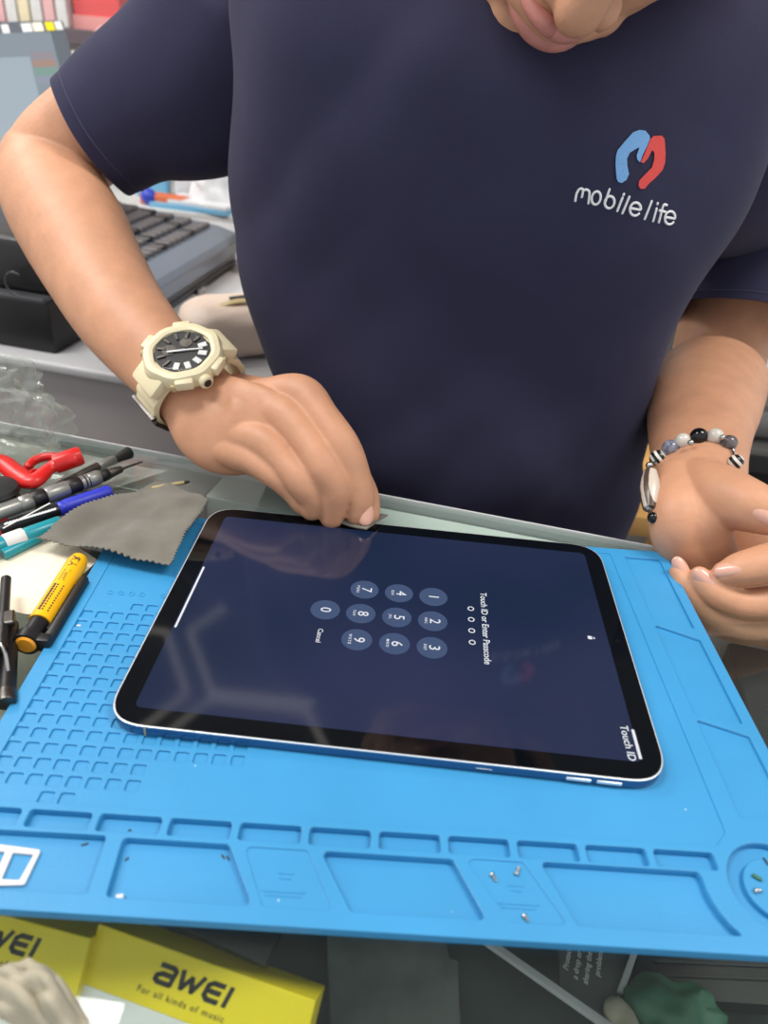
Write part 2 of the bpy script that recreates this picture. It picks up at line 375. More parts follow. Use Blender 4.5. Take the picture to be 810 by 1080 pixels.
# central field (slightly lower than the rim), its right side following the tray border
field = rpoly([(L0 + .008, -.0372), (.2595, -.0372), (.2657, -.0305), (.2657, Y1 - .006), (L0 + .008, Y1 - .006)], .0025)
layA = plate(outer, [field] + rT + [T0, T1, T3, T5, circ(Rr), R1, R2, R3, T2, T4], MID, TOP, .0002)
def grow(poly, d):
    c = V((sum(p[0] for p in poly) / len(poly), sum(p[1] for p in poly) / len(poly)))
    return [V((p[0], p[1])) + (c - V((p[0], p[1]))).normalized() * d for p in poly]
CEL = MID - .0009
disc = circ(Rd)
def plateR(outer, holes, z0, z1, bev): return plate(outer, holes, z0, z1, bev)
BIG = [grow(q, .0002) for q in rT + [T0, T1, T3, T5]] + [circ(Rr - .0002)]
layB = plate(outer, BIG + cells + [grow(q, .0002) for q in (R1, R2, R3)], CEL, MID + .00003, .0002)
layB2 = plate(outer, BIG, LOW, CEL + .0001, .0002)
layC = plate(outer, [], BOT, LOW + .0001, .0003)
pillar = plate(disc, [], LOW, MID - .0002, .0005)
mat_o = mk('repair_mat', XF(J(layA, layB, layB2, layC, pillar), MM), M['mat'], angle=.5, org=MM @ V((.13, .05, BOT)))
tag(mat_o, 'bright blue silicone repair mat with moulded trays lying on the glass counter', 'mat')

def emb(body, x, y, size, ang=0.0):
    g_ = text(body, size, .00012, 0); return XF(g_, MM @ Matrix.Translation((x, y, MID + .0001)) @ Matrix.Rotation(ang, 4, 'Z'))
dots = []
for k in range(9):
    if k in (4,): continue
    dots.append(XF(plate(circ(.0017, 16, 0, 0), [circ(.0012, 16, 0, 0)], 0, .0003), MM @ Matrix.Translation((-.0285 + .0058 * k, .0935, MID))))
mk('embossed_mark', J(*dots), M['mat'], mat_o)
for (px, py) in ((300, 932), (545, 945)):
    q = tm(px, py); mk('embossed_mark', J(*[XF(box(-w_ / 2, w_ / 2, -.0004, .0004, 0, .0003), MM @ Matrix.Translation((q[0], q[1] + dy, MID))) for w_, dy in ((.006, .004), (.004, .002), (.016, -.003), (.013, -.0045))]), M['mat'], mat_o, smooth=False)

# ================================================================ TABLET
TL, TW = .2476, .1785
tab = empty('tablet', (TL / 2, TW / 2, ZO - .0061), 'large black-bordered tablet with a lit passcode screen lying on the blue mat', 'tablet')
def pz(poly, z0, z1, bev=0): return [V((v.x, v.y, v.z + ZO)) for v in prism(poly, z0, z1, bev)[0]], prism(poly, z0, z1, bev)[1]
mk('body', pz(rrect(0, TL, 0, TW, .0185, 10), -.0060, -.0009, .0007), M['alu'], tab)
mk('chamfer', (lambda g_: ([V((v.x, v.y, v.z + ZO)) for v in g_[0]], g_[1]))(plate(rrect(0, TL, 0, TW, .0185, 12), [rrect(.0008, TL - .0008, .0008, TW - .0008, .0178, 12)], -.0010, -.0002, .0003)), M['edge'], tab)
glassp = mk('front_glass', pz(rrect(.0007, TL - .0007, .0007, TW - .0007, .0179, 12), -.0011, -.00005), M['bezel'], tab)
def screen_mat():
    m = bpy.data.materials.new('lit_screen'); m.use_nodes = True; nt = m.node_tree; N = nt.nodes; L = nt.links; b = N['Principled BSDF']
    b.inputs['Base Color'].default_value = (.004, .005, .01, 1); b.inputs['Roughness'].default_value = .07
    tc = N.new('ShaderNodeTexCoord'); mp = N.new('ShaderNodeMapping'); mp.inputs['Scale'].default_value = (1, 1, 0)
    n = N.new('ShaderNodeTexNoise'); n.inputs['Scale'].default_value = 7; n.inputs['Detail'].default_value = 1.5
    r = N.new('ShaderNodeValToRGB'); r.color_ramp.elements[0].position = .38; r.color_ramp.elements[0].color = rgb(24, 38, 66); r.color_ramp.elements[1].position = .68; r.color_ramp.elements[1].color = rgb(46, 52, 82)
    L.new(tc.outputs['Object'], mp.inputs[0]); L.new(mp.outputs[0], n.inputs[0]); L.new(n.outputs[0], r.inputs[0]); L.new(r.outputs[0], b.inputs['Emission Color'])
    b.inputs['Emission Strength'].default_value = .85; return m
M['screen'] = screen_mat()
M['sglow'] = mat('lit_white_glyphs', (20, 20, 20), .1, emit=(236, 238, 244), estr=1.0)
M['skey'] = mat('lit_key_disc', (6, 8, 12), .08, emit=(72, 88, 122), estr=.95)
scr = mk('screen', pz(rrect(.0107, TL - .0107, .0100, TW - .0100, .0035, 6), -.0004, .00002), M['screen'], tab)
UM = Matrix(((0, 1, 0, 0), (-1, 0, 0, 0), (0, 0, 1, ZO), (0, 0, 0, 1)))   # screen text frame: runs towards the near edge, top of letters to the right
def ui(body, x, y, size, off=0.0, sp=1.0, z=.00006, sx=1.0):
    return XF(text(body, size, .00001, off, 0, sp, sx=sx), Matrix.Translation((x, y, z)) @ UM)
KY = (.1100, .0894, .0688); KX = (.1433, .1240, .1046, .0854); lets = ['', 'ABC', 'DEF', 'GHI', 'JKL', 'MNO', 'PQRS', 'TUV', 'WXYZ']
for i in range(10):
    x, y = (KX[i // 3], KY[i % 3]) if i < 9 else (KX[3], KY[1])
    d = mk('key_disc', pz([V((x + .0079 * math.cos(2 * PI * k / 40), y + .0079 * math.sin(2 * PI * k / 40))) for k in range(40)], 0, .00004), M['skey'], scr)
    ch = str(i + 1) if i < 9 else '0'; gg = [ui(ch, x + (.0010 if 0 < i < 9 else 0), y, .0082)]
    if i < 9 and lets[i]: gg.append(ui(lets[i], x - .0036, y, .0021, .00002, 1.35))
    mk('key_digit', J(*gg), M['sglow'], scr, smooth=False)
mk('prompt_text', ui('Touch ID or Enter Passcode', .1714, .0896, .0051, .00004, .98), M['sglow'], scr, smooth=False)
for k in range(4):
    y = .1031 - k * .00903
    mk('passcode_ring', (lambda g_: ([V((v.x, v.y, v.z + ZO)) for v in g_[0]], g_[1]))(plate([V((.1641 + .0018 * math.cos(2 * PI * j / 24), y + .0018 * math.sin(2 * PI * j / 24))) for j in range(24)], [[V((.1641 + .00125 * math.cos(2 * PI * j / 24), y + .00125 * math.sin(2 * PI * j / 24))) for j in range(24)]], 0, .00006)), M['sglow'], scr)
mk('cancel_text', ui('Cancel', .0852, .0688, .0038, .00003), M['sglow'], scr, smooth=False)
mk('touch_text', ui('Touch ID', .2329, .0203, .0052, .00006), M['sglow'], scr, smooth=False)
mk('home_bar', pz(rrect(.0115, .0127, .0635, .1153, .0006, 4), 0, .00006), M['sglow'], scr)
mk('sensor_bar', pz(rrect(.2362, .2376, .0118, .0285, .0006, 4), -.00002, .00007), M['sglow'], scr)
mk('padlock', J(pz(rrect(.2262, .2284, .0883, .0908, .0004, 3), 0, .00006), (lambda g_: ([V((v.x, v.y, v.z + ZO)) for v in g_[0]], g_[1]))(plate(rrect(.2284, .2300, .0888, .0903, .0006, 3), [rrect(.2282, .2296, .0891, .0900, .0004, 3)], 0, .00006))), M['sglow'], scr)
mk('camera_lens', pz([V((TL - .0055 + .0013 * math.cos(2 * PI * k / 20), TW / 2 + .0013 * math.sin(2 * PI * k / 20))) for k in range(20)], -.0002, .00002), M['blackg'], tab)
for x0 in (.2030, .2162):
    mk('volume_button', box(x0, x0 + .0108, -.0006, .0005, ZO - .0042, ZO - .0024, .0004), M['edge'], tab)
mk('power_button', box(TL - .0006, TL + .0005, .022, .042, ZO - .0045, ZO - .002, .0004), M['edge'], tab)
mk('scuff_mark', box(.164, .171, -.0002, .0003, ZO - .0034, ZO - .0031, .0001), M['white'], tab)
mk('antenna_line', box(.0185, .0192, -.0002, .0003, ZO - .0058, ZO - .0012, 0), M['creamd'], tab, smooth=False)

#@@BODY
# ================================================================ PERSON
per = empty('person', (.17, .42, 0), 'person in a navy t-shirt leaning over the counter, right hand wiping the tablet', 'person')
def rest(p): return p
# --- right arm and hand (left in the photo): elbow out, hand pinching a cloth on the far edge of the tablet
arm_r = [ctube([(292, 15, .585, 42), (240, 45, .597, 46), (180, 85, .61, 49), (115, 125, .62, 51), (70, 160, .63, 50), (52, 188, .635, 50)]),
         ctube([(52, 180, .632, 49), (58, 207, .62, 54), (79, 245, .60, 56), (99, 283, .578, 53), (125, 327, .55, 49.5), (151, 360, .528, 46), (177, 388, .51, 42.5, .8), (203, 414, .495, 41, .75)]),
         ctube([(185, 395, .505, 40, .72), (208, 419, .492, 42, .66), (232, 448, .482, 49, .55), (255, 457, .474, 44, .52), (285, 445, .47, 36, .5)])]
def finger(st, r): return ctube([(x, y, d, q * r * .96) for x, y, d, q in st], 28, 8)
hand_r = [finger([(235, 430, .49, 1.1), (285, 420, .478, 1.15), (318, 417, .468, 1.13), (340, 441, .459, .98), (361, 471, .453, 1.0), (373, 500, .455, .92), (379, 525, .458, .86), (378, 541, .460, .72)], 20),
          finger([(235, 440, .487, 1.1), (275, 434, .474, 1.15), (299, 438, .463, 1.13), (323, 464, .454, .98), (341, 492, .449, 1.02), (353, 515, .452, .95), (352, 531, .456, .85), (350, 545, .459, .68)], 20),
          finger([(230, 460, .482, 1.1), (262, 462, .468, 1.15), (281, 468, .460, 1.08), (301, 488, .455, .96), (318, 508, .451, .98), (329, 524, .454, .92), (329, 536, .457, .75)], 18.5),
          finger([(225, 470, .482, 1.2), (250, 478, .47, 1.15), (270, 487, .462, 1.0), (292, 503, .457, .85), (308, 517, .457, .80), (318, 531, .458, .7)], 17),
          # thumb, reaching in from the far side to close on the cloth
          finger([(250, 415, .505, 1.3), (300, 425, .500, 1.25), (340, 455, .492, 1.1), (368, 492, .480, 1.0), (384, 522, .470, .95), (387, 541, .464, .85)], 17),
          # web between thumb and index
          ctube([(265, 430, .497, 30, .6), (305, 437, .487, 26, .5), (335, 455, .478, 17, .6)]),
          ctube([(212, 430, .487, 40, .42), (245, 440, .474, 42, .38), (275, 446, .464, 38, .34), (291, 449, .461, 33, .30)])]
# --- left arm and hand (right in the photo): forearm towards the viewer, palm up, fingers curled
arm_l = [ctube([(800, 200, .71, 52), (785, 290, .715, 50), (766, 345, .715, 48), (754, 392, .70, 46)]),
         ctube([(752, 396, .668, 50, .8), (750, 403, .65, 55, .85), (742, 430, .59, 56, .85), (738, 455, .55, 52, .8), (737, 482, .515, 48, .72), (737, 500, .495, 47, .68)]),
         ctube([(738, 480, .51, 44, .66), (736, 510, .485, 47, .6), (731, 543, .466, 43, .6), (740, 573, .466, 33, .6), (760, 604, .474, 28, .6), (795, 628, .474, 26, .7)])]
hand_l = [# thumb from the side of the palm towards the right
          ctube([(738, 512, .48, 30), (762, 524, .462, 33), (786, 532, .448, 29), (808, 540, .44, 25), (830, 548, .436, 20), (846, 555, .434, 16)]),
          # heel of the palm and its hollow
          ctube([(716, 510, .487, 27), (713, 543, .467, 28), (717, 570, .469, 27), (738, 596, .476, 25)]),
          ctube([(745, 540, .492, 40, .45), (775, 575, .494, 42, .45), (815, 610, .490, 44, .45)]),
          # index, lying over the others, tip to the left
          ctube([(845, 622, .45, 24), (850, 600, .44, 22), (824, 592, .432, 21.5), (797, 597, .430, 20), (776, 602, .431, 17.5), (764, 605, .432, 13)]),
          ctube([(850, 645, .456, 20), (842, 634, .446, 18), (812, 636, .438, 18), (783, 637, .436, 17), (758, 628, .436, 16), (744, 615, .438, 14), (738, 608, .44, 11)]),
          ctube([(850, 668, .462, 19), (822, 662, .450, 16), (790, 662, .445, 16), (760, 652, .443, 16), (738, 632, .445, 16), (723, 614, .448, 14), (716, 604, .45, 10)]),
          ctube([(850, 672, .475, 18), (808, 668, .463, 15), (778, 664, .458, 15), (752, 652, .456, 15), (735, 632, .455, 14)])]
# --- trunk core, neck, head
def ring_body(z, cx, cy, a_, b_): return (V((cx, cy, z + ZO)), a_, b_)
core = [(-.34, .165, .44, .135, .085), (-.1, .165, .42, .125, .08), (.05, .165, .405, .135, .085), (.18, .16, .40, .15, .085), (.27, .16, .405, .15, .07), (.335, .16, .40, .09, .055), (.37, .165, .375, .058, .058), (.40, .17, .35, .056, .06)]
core_g = tube([V((c[1], c[2], c[0] + ZO)) for c in core], [c[3] for c in core], 24, 4, view=V((0, 1, 0)), rb=[c[4] for c in core])
shl = J(tube([cam(292, 18, .58), V((.12, .41, .22 + ZO))], [.034, .04], 16, 4), tube([V((.22, .41, .20 + ZO)), cam(800, 205, .70)], [.04, .036], 16, 4))
# head in its own frame: y to the face, z up; set bowed towards the tablet
hf = V((-.10, -.64, -.76)).normalized(); hu = V((.42, -.6, .75))
hu = (hu - hf * hu.dot(hf)).normalized(); hx = hf.cross(hu)
HS = 1.10; HM_O = cam(577, 33, .375) - hf * .090 * HS + hu * .051 * HS
HM = Matrix(((hx.x, hf.x, hu.x, HM_O.x), (hx.y, hf.y, hu.y, HM_O.y), (hx.z, hf.z, hu.z, HM_O.z), (0, 0, 0, 1)))
HM = HM @ Matrix.Diagonal((HS, HS, HS, 1))
def H(g_): return XF(g_, HM)
head = [H(ball((0, -.025, .035), (.076, .092, .088), 32, 20)), H(ball((0, .018, -.022), (.062, .066, .078), 28, 18)),
        H(tube([V((0, .030, -.070)), V((0, .052, -.088))], [.036, .021], 16, 3)),                                   # jaw and chin
        H(tube([V((-.052, .005, -.058)), V((0, .045, -.085)), V((.052, .005, -.058))], [.018, .020, .018], 14, 5)),
        H(tube([V((0, .078, .018)), V((0, .089, -.004)), V((0, .099, -.024))], [.008, .010, .0115], 14, 4)),       # nose
        H(ball((-.0125, .089, -.027), (.009, .011, .0085))), H(ball((.0125, .089, -.027), (.009, .011, .0085))),
        H(tube([V((-.042, .062, .030)), V((-.02, .080, .034)), V((0, .080, .030)), V((.02, .080, .034)), V((.042, .062, .030))], [.008, .009, .007, .009, .008], 12, 4)),
        H(tube([V((-.028, .066, -.050)), V((0, .082, -.049)), V((.028, .066, -.050))], [.010, .012, .010], 12, 5)),
        H(ball((-.040, .038, -.020), (.024, .026, .030))), H(ball((.040, .038, -.020), (.024, .026, .030)))]
for s_ in (-1, 1):
    head.append(H(tube([V((s_ * .078, -.012, .024)), V((s_ * .088, -.020, .018)), V((s_ * .090, -.018, -.004)), V((s_ * .080, -.006, -.026))], [.006, .010, .009, .006], 12, 4)))
nk = HM @ V((0, -.055, -.06))
neck = tube([V((.168, .39, .33 + ZO)), V((.17, .37, .38 + ZO)) * .5 + nk * .5, nk], [.058, .056, .055], 20, 4)
legs = []
fine = remesh(J(*(arm_r + hand_r + arm_l + hand_l)), .0011, 5, .5)
coarse = remesh(J(core_g, shl, neck, *head), .0022, 4, .5)
body = mk('body', J(fine, coarse), M['skin'], per, angle=3.0)
def face_part(name, g_, m, parent=per): return mk(name, H(g_), m, parent, angle=1.2)
face_part('upper_lip', tube([V((-.025, .0745, -.0500)), V((-.012, .0885, -.0460)), V((-.004, .0935, -.0445)), V((0, .0930, -.0455)), V((.004, .0935, -.0445)), V((.012, .0885, -.0460)), V((.025, .0745, -.0500))], [.0015, .0036, .0044, .0040, .0044, .0036, .0015], 14, 5), M['lip'])
face_part('lower_lip', tube([V((-.024, .0740, -.0525)), V((-.012, .0850, -.0560)), V((0, .0880, -.0570)), V((.012, .0850, -.0560)), V((.024, .0740, -.0525))], [.002, .0046, .0054, .0046, .002], 14, 5), M['lip'])
for s_ in (-1, 1):
    e_ = face_part('eye', ball((s_ * .031, .066, .012), (.0125, .011, .0105)), M['white'])
    face_part('iris', ball((s_ * .031, .0745, .006), (.0048, .0028, .0048)), M['black'], e_)
    face_part('eyelid', ball((s_ * .031, .0665, .0165), (.0145, .0125, .0085)), M['skin'])
    face_part('eyebrow', tube([V((s_ * .014, .086, .034)), V((s_ * .032, .082, .039)), V((s_ * .048, .066, .034))], [.003, .0038, .002], 8, 4), M['hair'])
def hairg():
    vs, fs = ball((0, -.030, .042), (.084, .100, .093), 48, 32); vs = [V(v) for v in vs]
    keep = []
    for f in fs:
        c = sum((vs[i] for i in f), V()) / len(f)
        hl = .095 if c.y > .035 else (.03 + (c.y + .01) * 1.3 if c.y > -.02 else -.045)
        if c.z > hl: keep.append(f)
    out = [v + (v - V((0, -.03, .04))).normalized() * .004 * noise.noise(v * 60) for v in vs]
    used = sorted({i for f in keep for i in f}); mp = {i: k for k, i in enumerate(used)}
    return modmesh(([out[i] for i in used], [tuple(mp[i] for i in f) for f in keep]), [('SOLIDIFY', dict(thickness=.008, offset=1))])
face_part('hair', hairg(), M['hair'])
# nails: centre px, depth, long axis (px), half length px, half width px
def nail(px, py, d, ax, hl, hw, tilt=0.0):
    c = cam(px, py, d); vd = (CAM - c).normalized(); x = (cam(px + ax[0], py + ax[1], d) - c)
    n_ = (vd + V((0, 0, tilt))).normalized(); M_ = frame(c, x, z=n_)
    k = d / F; bm = bmesh.new(); bmesh.ops.create_uvsphere(bm, u_segments=20, v_segments=12, radius=1)
    for v in bm.verts:
        sx_ = v.co.x; v.co = V((math.copysign(abs(v.co.x) ** .88, v.co.x) * hl * k, math.copysign(abs(v.co.y) ** .9, v.co.y) * hw * k, v.co.z * .0012 - (v.co.y ** 2) * .0022))
    mk('fingernail', XF(take(bm), M_), M['nail'], per)
NAILS = [(385.5, 542, .4475, (0, 1), 12.5, 9, .3), (769, 602, .4085, (-1, .12), 15, 8.8, .5), (743, 610, .4195, (-.75, -.65), 13.5, 8.5, .3), (718, 599, .4310, (-.5, -.85), 13, 7.5, .2), (806, 543, .4100, (.9, .4), 13, 9.5, .3)]
bvh_body = BVHTree.FromPolygons([v for v in J(fine)[0]], fine[1])
for (x, y, d, ax, hl, hw, tl) in NAILS:
    h = bvh_body.ray_cast(CAM, ray(x, y).normalized())
    dd = (h[0] - CAM).dot(r2) if h[0] is not None else d
    nail(x, y, dd + .0003, ax, hl, hw, 0)

# --- t-shirt: trunk shell, sleeves, hems, print
def torso():
    rows = []; NZ, NA = 110, 150
    prof = [(-.42, -.005, .33, .445, .105), (-.30, .0, .33, .435, .108), (-.10, .000, .340, .415, .112), (-.02, .004, .335, .402, .115), (.09, -.020, .328, .398, .116), (.166, -.033, .347, .396, .120), (.24, -.030, .362, .395, .118), (.285, -.030, .37, .40, .105), (.32, -.01, .335, .405, .088), (.345, .05, .275, .405, .075), (.362, .09, .235, .40, .068)]
    st = cr(prof, 11)
    vs, fs = [], []
    for z, xl, xr, cy, b_ in st:
        cx = (xl + xr) / 2; a_ = (xr - xl) / 2
        for k in range(NA):
            t = 2 * PI * k / NA; c_, s_ = math.cos(t), math.sin(t); e = .80
            x = cx + a_ * math.copysign(abs(c_) ** e, c_); y = cy + b_ * math.copysign(abs(s_) ** e, s_)
            p = V((x, y, z))
            if z < .3:
                # soft folds: from under the arms towards the belly, and hanging ones
                q = V((x * 5 + z * 6, y * 2, z * 2.2 - x * 2)); d1 = noise.noise(q) * .016 + noise.noise(V((x * 9 + z * 9, 1, z * 4 - x * 5))) * .008 + (abs(noise.noise(V((x * 13 - z * 7, 2, z * 5 + x * 3)))) - .2) * .010
                d2 = noise.noise(V((x * 16 - z * 3, y * 6, z * 3 + 7))) * .0042
                d3 = noise.noise(V((x * 9 + z * 12, 3, z * 9 - x * 12 + 2))) * .0035 * max(0, min(1, (.12 - z) / .1))
                n_ = V((c_, s_, 0)); p += n_ * (d1 + d2 + d3)
            p.z += ZO; vs.append(p)
    m = len(st)
    for j in range(m - 1):
        for k in range(NA):
            a0 = j * NA + k; b0 = j * NA + (k + 1) % NA; fs.append((a0, b0, b0 + NA, a0 + NA))
    fs.append(tuple(range(NA))[::-1]); fs.append(tuple(range((m - 1) * NA, m * NA)))
    return modmesh((vs, fs), [('SMOOTH', dict(iterations=3, factor=.5))])
tg = torso(); shirt = mk('t_shirt', tg, M['shirt'], per, angle=1.2)
def sleeve(st, ncut=1, amp=5):
    pts = [V(p[0]) + V((0, 0, ZO)) if len(p) == 2 else cam(p[0], p[1], p[2]) for p in st]; ra = [p[1][0] if len(p) == 2 else p[3] * p[2] / F for p in st]; rb = [p[1][1] if len(p) == 2 else a_ * p[4] for a_, p in zip(ra, st)]
    vs, fs = tube(pts, ra, 64, 10, view=lambda q: (q - CAM).normalized(), rb=rb, cap=None)
    out = []
    for i, v in enumerate(vs):
        out.append(v + V((1, .3, .5)).normalized() * noise.noise(V((v.x * 14, v.y * 10, v.z * 16))) * .004)
    g_ = modmesh((out, fs), [('SOLIDIFY', dict(thickness=.0022, offset=-1)), ])
    return g_, out
sl_r, vr = sleeve([((.10, .41, .265), (.062, .04)), (292, 15, .565, 98, .50), (252, 52, .578, 107, .55), (203, 90, .59, 94, .68), (145, 116, .60, 74, .8), (113, 137, .607, 65.5, .85), (99, 146, .61, 63, .86)])
so = mk('sleeve', sl_r, M['shirt'], shirt, angle=1.2)
sl_l, vl = sleeve([((.24, .41, .265), (.062, .04)), ((.30, .42, .25), (.078, .05)), ((.35, .43, .215), (.085, .058)), (812, 215, .685, 92, .7), (793, 290, .685, 78, .8), (785, 325, .685, 73, .85), (782, 337, .685, 72, .86)])
so2 = mk('sleeve', sl_l, M['shirt'], shirt, angle=1.2)
for vv, off, par in ((vr, 9, so), (vl, 8, so2)):      # raised hem line, one ring up from the cuff
    n_ = len(vv) // 64; rg = vv[(n_ - 1 - off) * 64:(n_ - off) * 64]; c_ = sum(rg, V()) / 64
    rg = [p + (p - c_).normalized() * .0002 for p in rg]
    mk('hem_stitching', tube(rg + [rg[0]], .0005, 6, 1, closed=True), M['shirt2'], par)
tb = BVHTree.FromPolygons(tg[0], tg[1])
def hit(px, py, lift=.0):
    r_ = ray(px, py).normalized(); h_ = tb.ray_cast(CAM, r_)
    return h_[0] - r_ * lift
def patch(poly, m, name):
    P = [V((590 + x / 5.786, 130 + y / 5.786)) for x, y in poly]; P = rpoly(P, .8, 3)
    g_ = prism(P, 0, 1); g_ = modmesh(g_, [('TRIANGULATE', {}), ('REMESH', dict(mode='VOXEL', voxel_size=.45))]) if 0 else g_
    c = V((sum(p.x for p in P) / len(P), sum(p.y for p in P) / len(P)))
    return [hit(v.x, v.y, .0004 + .0006 * v.z) for v in g_[0]], g_[1]
BL = [(350, 340), (345, 290), (343, 245), (345, 200), (355, 165), (400, 110), (450, 55), (490, 40), (525, 45), (550, 75), (553, 95), (535, 140), (510, 190), (492, 240), (475, 220), (472, 195), (490, 145), (470, 155), (430, 180), (413, 215), (415, 260), (425, 310), (410, 345), (380, 365), (358, 358)]
RD = [(556, 96), (575, 78), (625, 75), (642, 95), (648, 180), (645, 240), (630, 285), (590, 330), (550, 365), (520, 400), (495, 400), (482, 380), (487, 350), (530, 305), (565, 270), (578, 225), (580, 185), (568, 160), (555, 185), (540, 215), (515, 243), (496, 240), (520, 185)]
def strips(poly):
    """printed patch: outline filled in rows so that it follows the cloth"""
    P = rpoly([V((590 + x / 5.786, 130 + y / 5.786)) for x, y in poly], .8, 3); c = prism(P, 0, 1)
    bm = bmesh.new(); vv = [bm.verts.new(v) for v in c[0]]
    for f in c[1]:
        try: bm.faces.new([vv[i] for i in f])
        except ValueError: pass
    bmesh.ops.remove_doubles(bm, verts=bm.verts, dist=1e-4)
    for ax, lo, hi in ((0, 640, 706), (1, 130, 206)):
        k = lo
        while k < hi:
            co_ = V((k, 0, 0)) if ax == 0 else V((0, k, 0)); no_ = V((1, 0, 0)) if ax == 0 else V((0, 1, 0))
            bmesh.ops.bisect_plane(bm, geom=bm.verts[:] + bm.edges[:] + bm.faces[:], plane_co=co_, plane_no=no_); k += 4
    g_ = take(bm); return [hit(v.x, v.y, .0002 + .0006 * v.z) for v in g_[0]], g_[1]
mk('logo_mark', strips(BL), M['lblue'], shirt, smooth=False)['label'] = 'light blue half of the printed M mark'
mk('logo_mark', strips(RD), M['lred'], shirt, smooth=False)['label'] = 'red half of the printed M mark'
def el(cx, cy, rx, ry, a0, a1, rot=12, n=14):
    out = []
    for k in range(n + 1):
        t = math.radians(a0 + (a1 - a0) * k / n); x, y = rx * math.cos(t), -ry * math.sin(t); r_ = math.radians(rot)
        out.append((cx + x * math.cos(r_) - y * math.sin(r_), cy + x * math.sin(r_) + y * math.cos(r_)))
    return out
GL = {'m': [[(97, 473), (105, 430), (122, 402), (138, 400), (144, 412), (137, 450)], [(144, 412), (160, 405), (176, 410), (183, 428), (177, 488)]],
      'o': [el(224, 456, 27, 40, 0, 360)], 'b': [[(305, 404), (276, 492)], el(306, 482, 29, 37, 0, 360)],
      'i': [[(384, 455), (353, 535)], [(393, 432), (391, 438)]], 'l': [[(426, 449), (384, 549)]],
      'e': [[(434, 518), (491, 528)], el(463, 524, 33, 40, 8, 325)],
      'L': [[(562, 477), (520, 584)]], 'I': [[(592, 521), (571, 597)], [(599, 488), (598, 493)]],
      'f': [[(655, 500), (641, 496), (631, 510), (606, 604)], [(612, 533), (646, 541)]], 'E': [[(646, 573), (702, 582)], el(674, 577, 31, 40, 8, 325)]}
for ch, sts in GL.items():
    gs = []
    for s_ in sts:
        P = [hit(590 + x / 5.786, 130 + y / 5.786, .0002) for x, y in s_]
        gs.append(tube(P, .00075, 8, 3))
    mk('logo_letter', J(*gs), M['white'], shirt)
# trousers and shoes behind the counter
def leg_g(s_): return tube([V((.165 + s_ * .07, .45, .66)), V((.165 + s_ * .085, .44, .48)), V((.165 + s_ * .09, .45, .25)), V((.165 + s_ * .09, .46, .07))], [.10, .085, .068, .06], 20, 5)
tro = mk('trousers', remesh(J(leg_g(-1), leg_g(1), tube([V((.165, .45, .50)), V((.165, .45, .60)), V((.165, .445, .70))], [.12, .155, .15], 24, 4, view=V((0, 1, 0)), rb=[.09, .10, .10])), .006, 3), M['trouser'], per)
for s_ in (-1, 1):
    sh = mk('shoe', tube([V((.165 + s_ * .09, .50, .045)), V((.165 + s_ * .09, .44, .05)), V((.165 + s_ * .095, .35, .035)), V((.165 + s_ * .095, .30, .028))], [.038, .042, .045, .032], 16, 5, view=V((0, 0, 1)), rb=[.043, .048, .033, .024]), M['black'], per)
    mk('shoe_sole', J(XF(box(-.046, .046, -.13, .13, 0, .016, .006), Matrix.Translation((.165 + s_ * .092, .40, .0)))), M['boxw'], sh)
#@@ENDBODY
#@@REST
# ================================================================ WATCH AND BRACELET
wc = cam(203, 406, .4985); wax = (cam(232, 448, .482) - cam(165, 372, .515)).normalized()      # along the arm
wn0 = (CAM - wc).normalized() + V((-.05, 0, .80)); WM = frame(wc, (0, 0, 0), None) if 0 else None
wz = (wn0 - wax * wn0.dot(wax)).normalized(); wy = wax; wx = wy.cross(wz)
WM = Matrix(((wx.x, wy.x, wz.x, wc.x), (wx.y, wy.y, wz.y, wc.y), (wx.z, wy.z, wz.z, wc.z), (0, 0, 0, 1)))
def Wt(g_): return XF(g_, WM)
wat = empty('wrist_watch', WM @ V((0, 0, -.02)), 'chunky cream resin wrist watch with a black dial on the right wrist', 'watch')
M['dialm'] = mat('matt_black_dial', (18, 18, 20), .5)
RX, RZ = .0315, .0235          # strap ring radii across and through the wrist
def strap(a0, a1, wdt, th, n=26):
    vs, fs = [], []
    for k in range(n + 1):
        t = a0 + (a1 - a0) * k / n; c_, s_ = math.cos(t), math.sin(t); w_ = wdt * (1 - .18 * abs(k / n))
        rdg = .0007 if k % 4 < 2 else 0
        for (r_, y) in ((0, -w_), (th + rdg, -w_), (th + rdg, w_), (0, w_)): vs.append(V(((RX + r_) * c_, y, (RZ + r_) * s_)))
    for k in range(n):
        for j in range(4): a_ = k * 4 + j; b_ = k * 4 + (j + 1) % 4; fs.append((a_, b_, b_ + 4, a_ + 4))
    fs.append((0, 1, 2, 3)); fs.append((n * 4, n * 4 + 3, n * 4 + 2, n * 4 + 1)); return modmesh((vs, fs), [('BEVEL', dict(width=.0006, segments=2, limit_method='ANGLE'))])
mk('strap', Wt(strap(PI * .66, PI * 1.30, .0125, .0042)), M['cream'], wat, angle=.5)
mk('strap', Wt(strap(PI * .34, -PI * .30, .0125, .0042)), M['cream'], wat, angle=.5)
mk('strap_lining', Wt(strap(PI * 1.18, PI * 1.72, .0115, .0036)), M['black'], wat, angle=.5)
mk('buckle', Wt(J(tube([V((.030, -.013, -.012)), V((.036, -.013, -.002)), V((.036, .013, -.002)), V((.030, .013, -.012))], .0016, 8, 1), XF(box(-.002, .002, -.0135, .0135, -.0012, .0012, .0004), Matrix.Translation((.0365, 0, .003))))), M['dsteel'], wat)
cz = .0215
def oct_(a, r, z): return 1 + .018 * math.cos(8 * a) * (1 if r > .018 else 0)
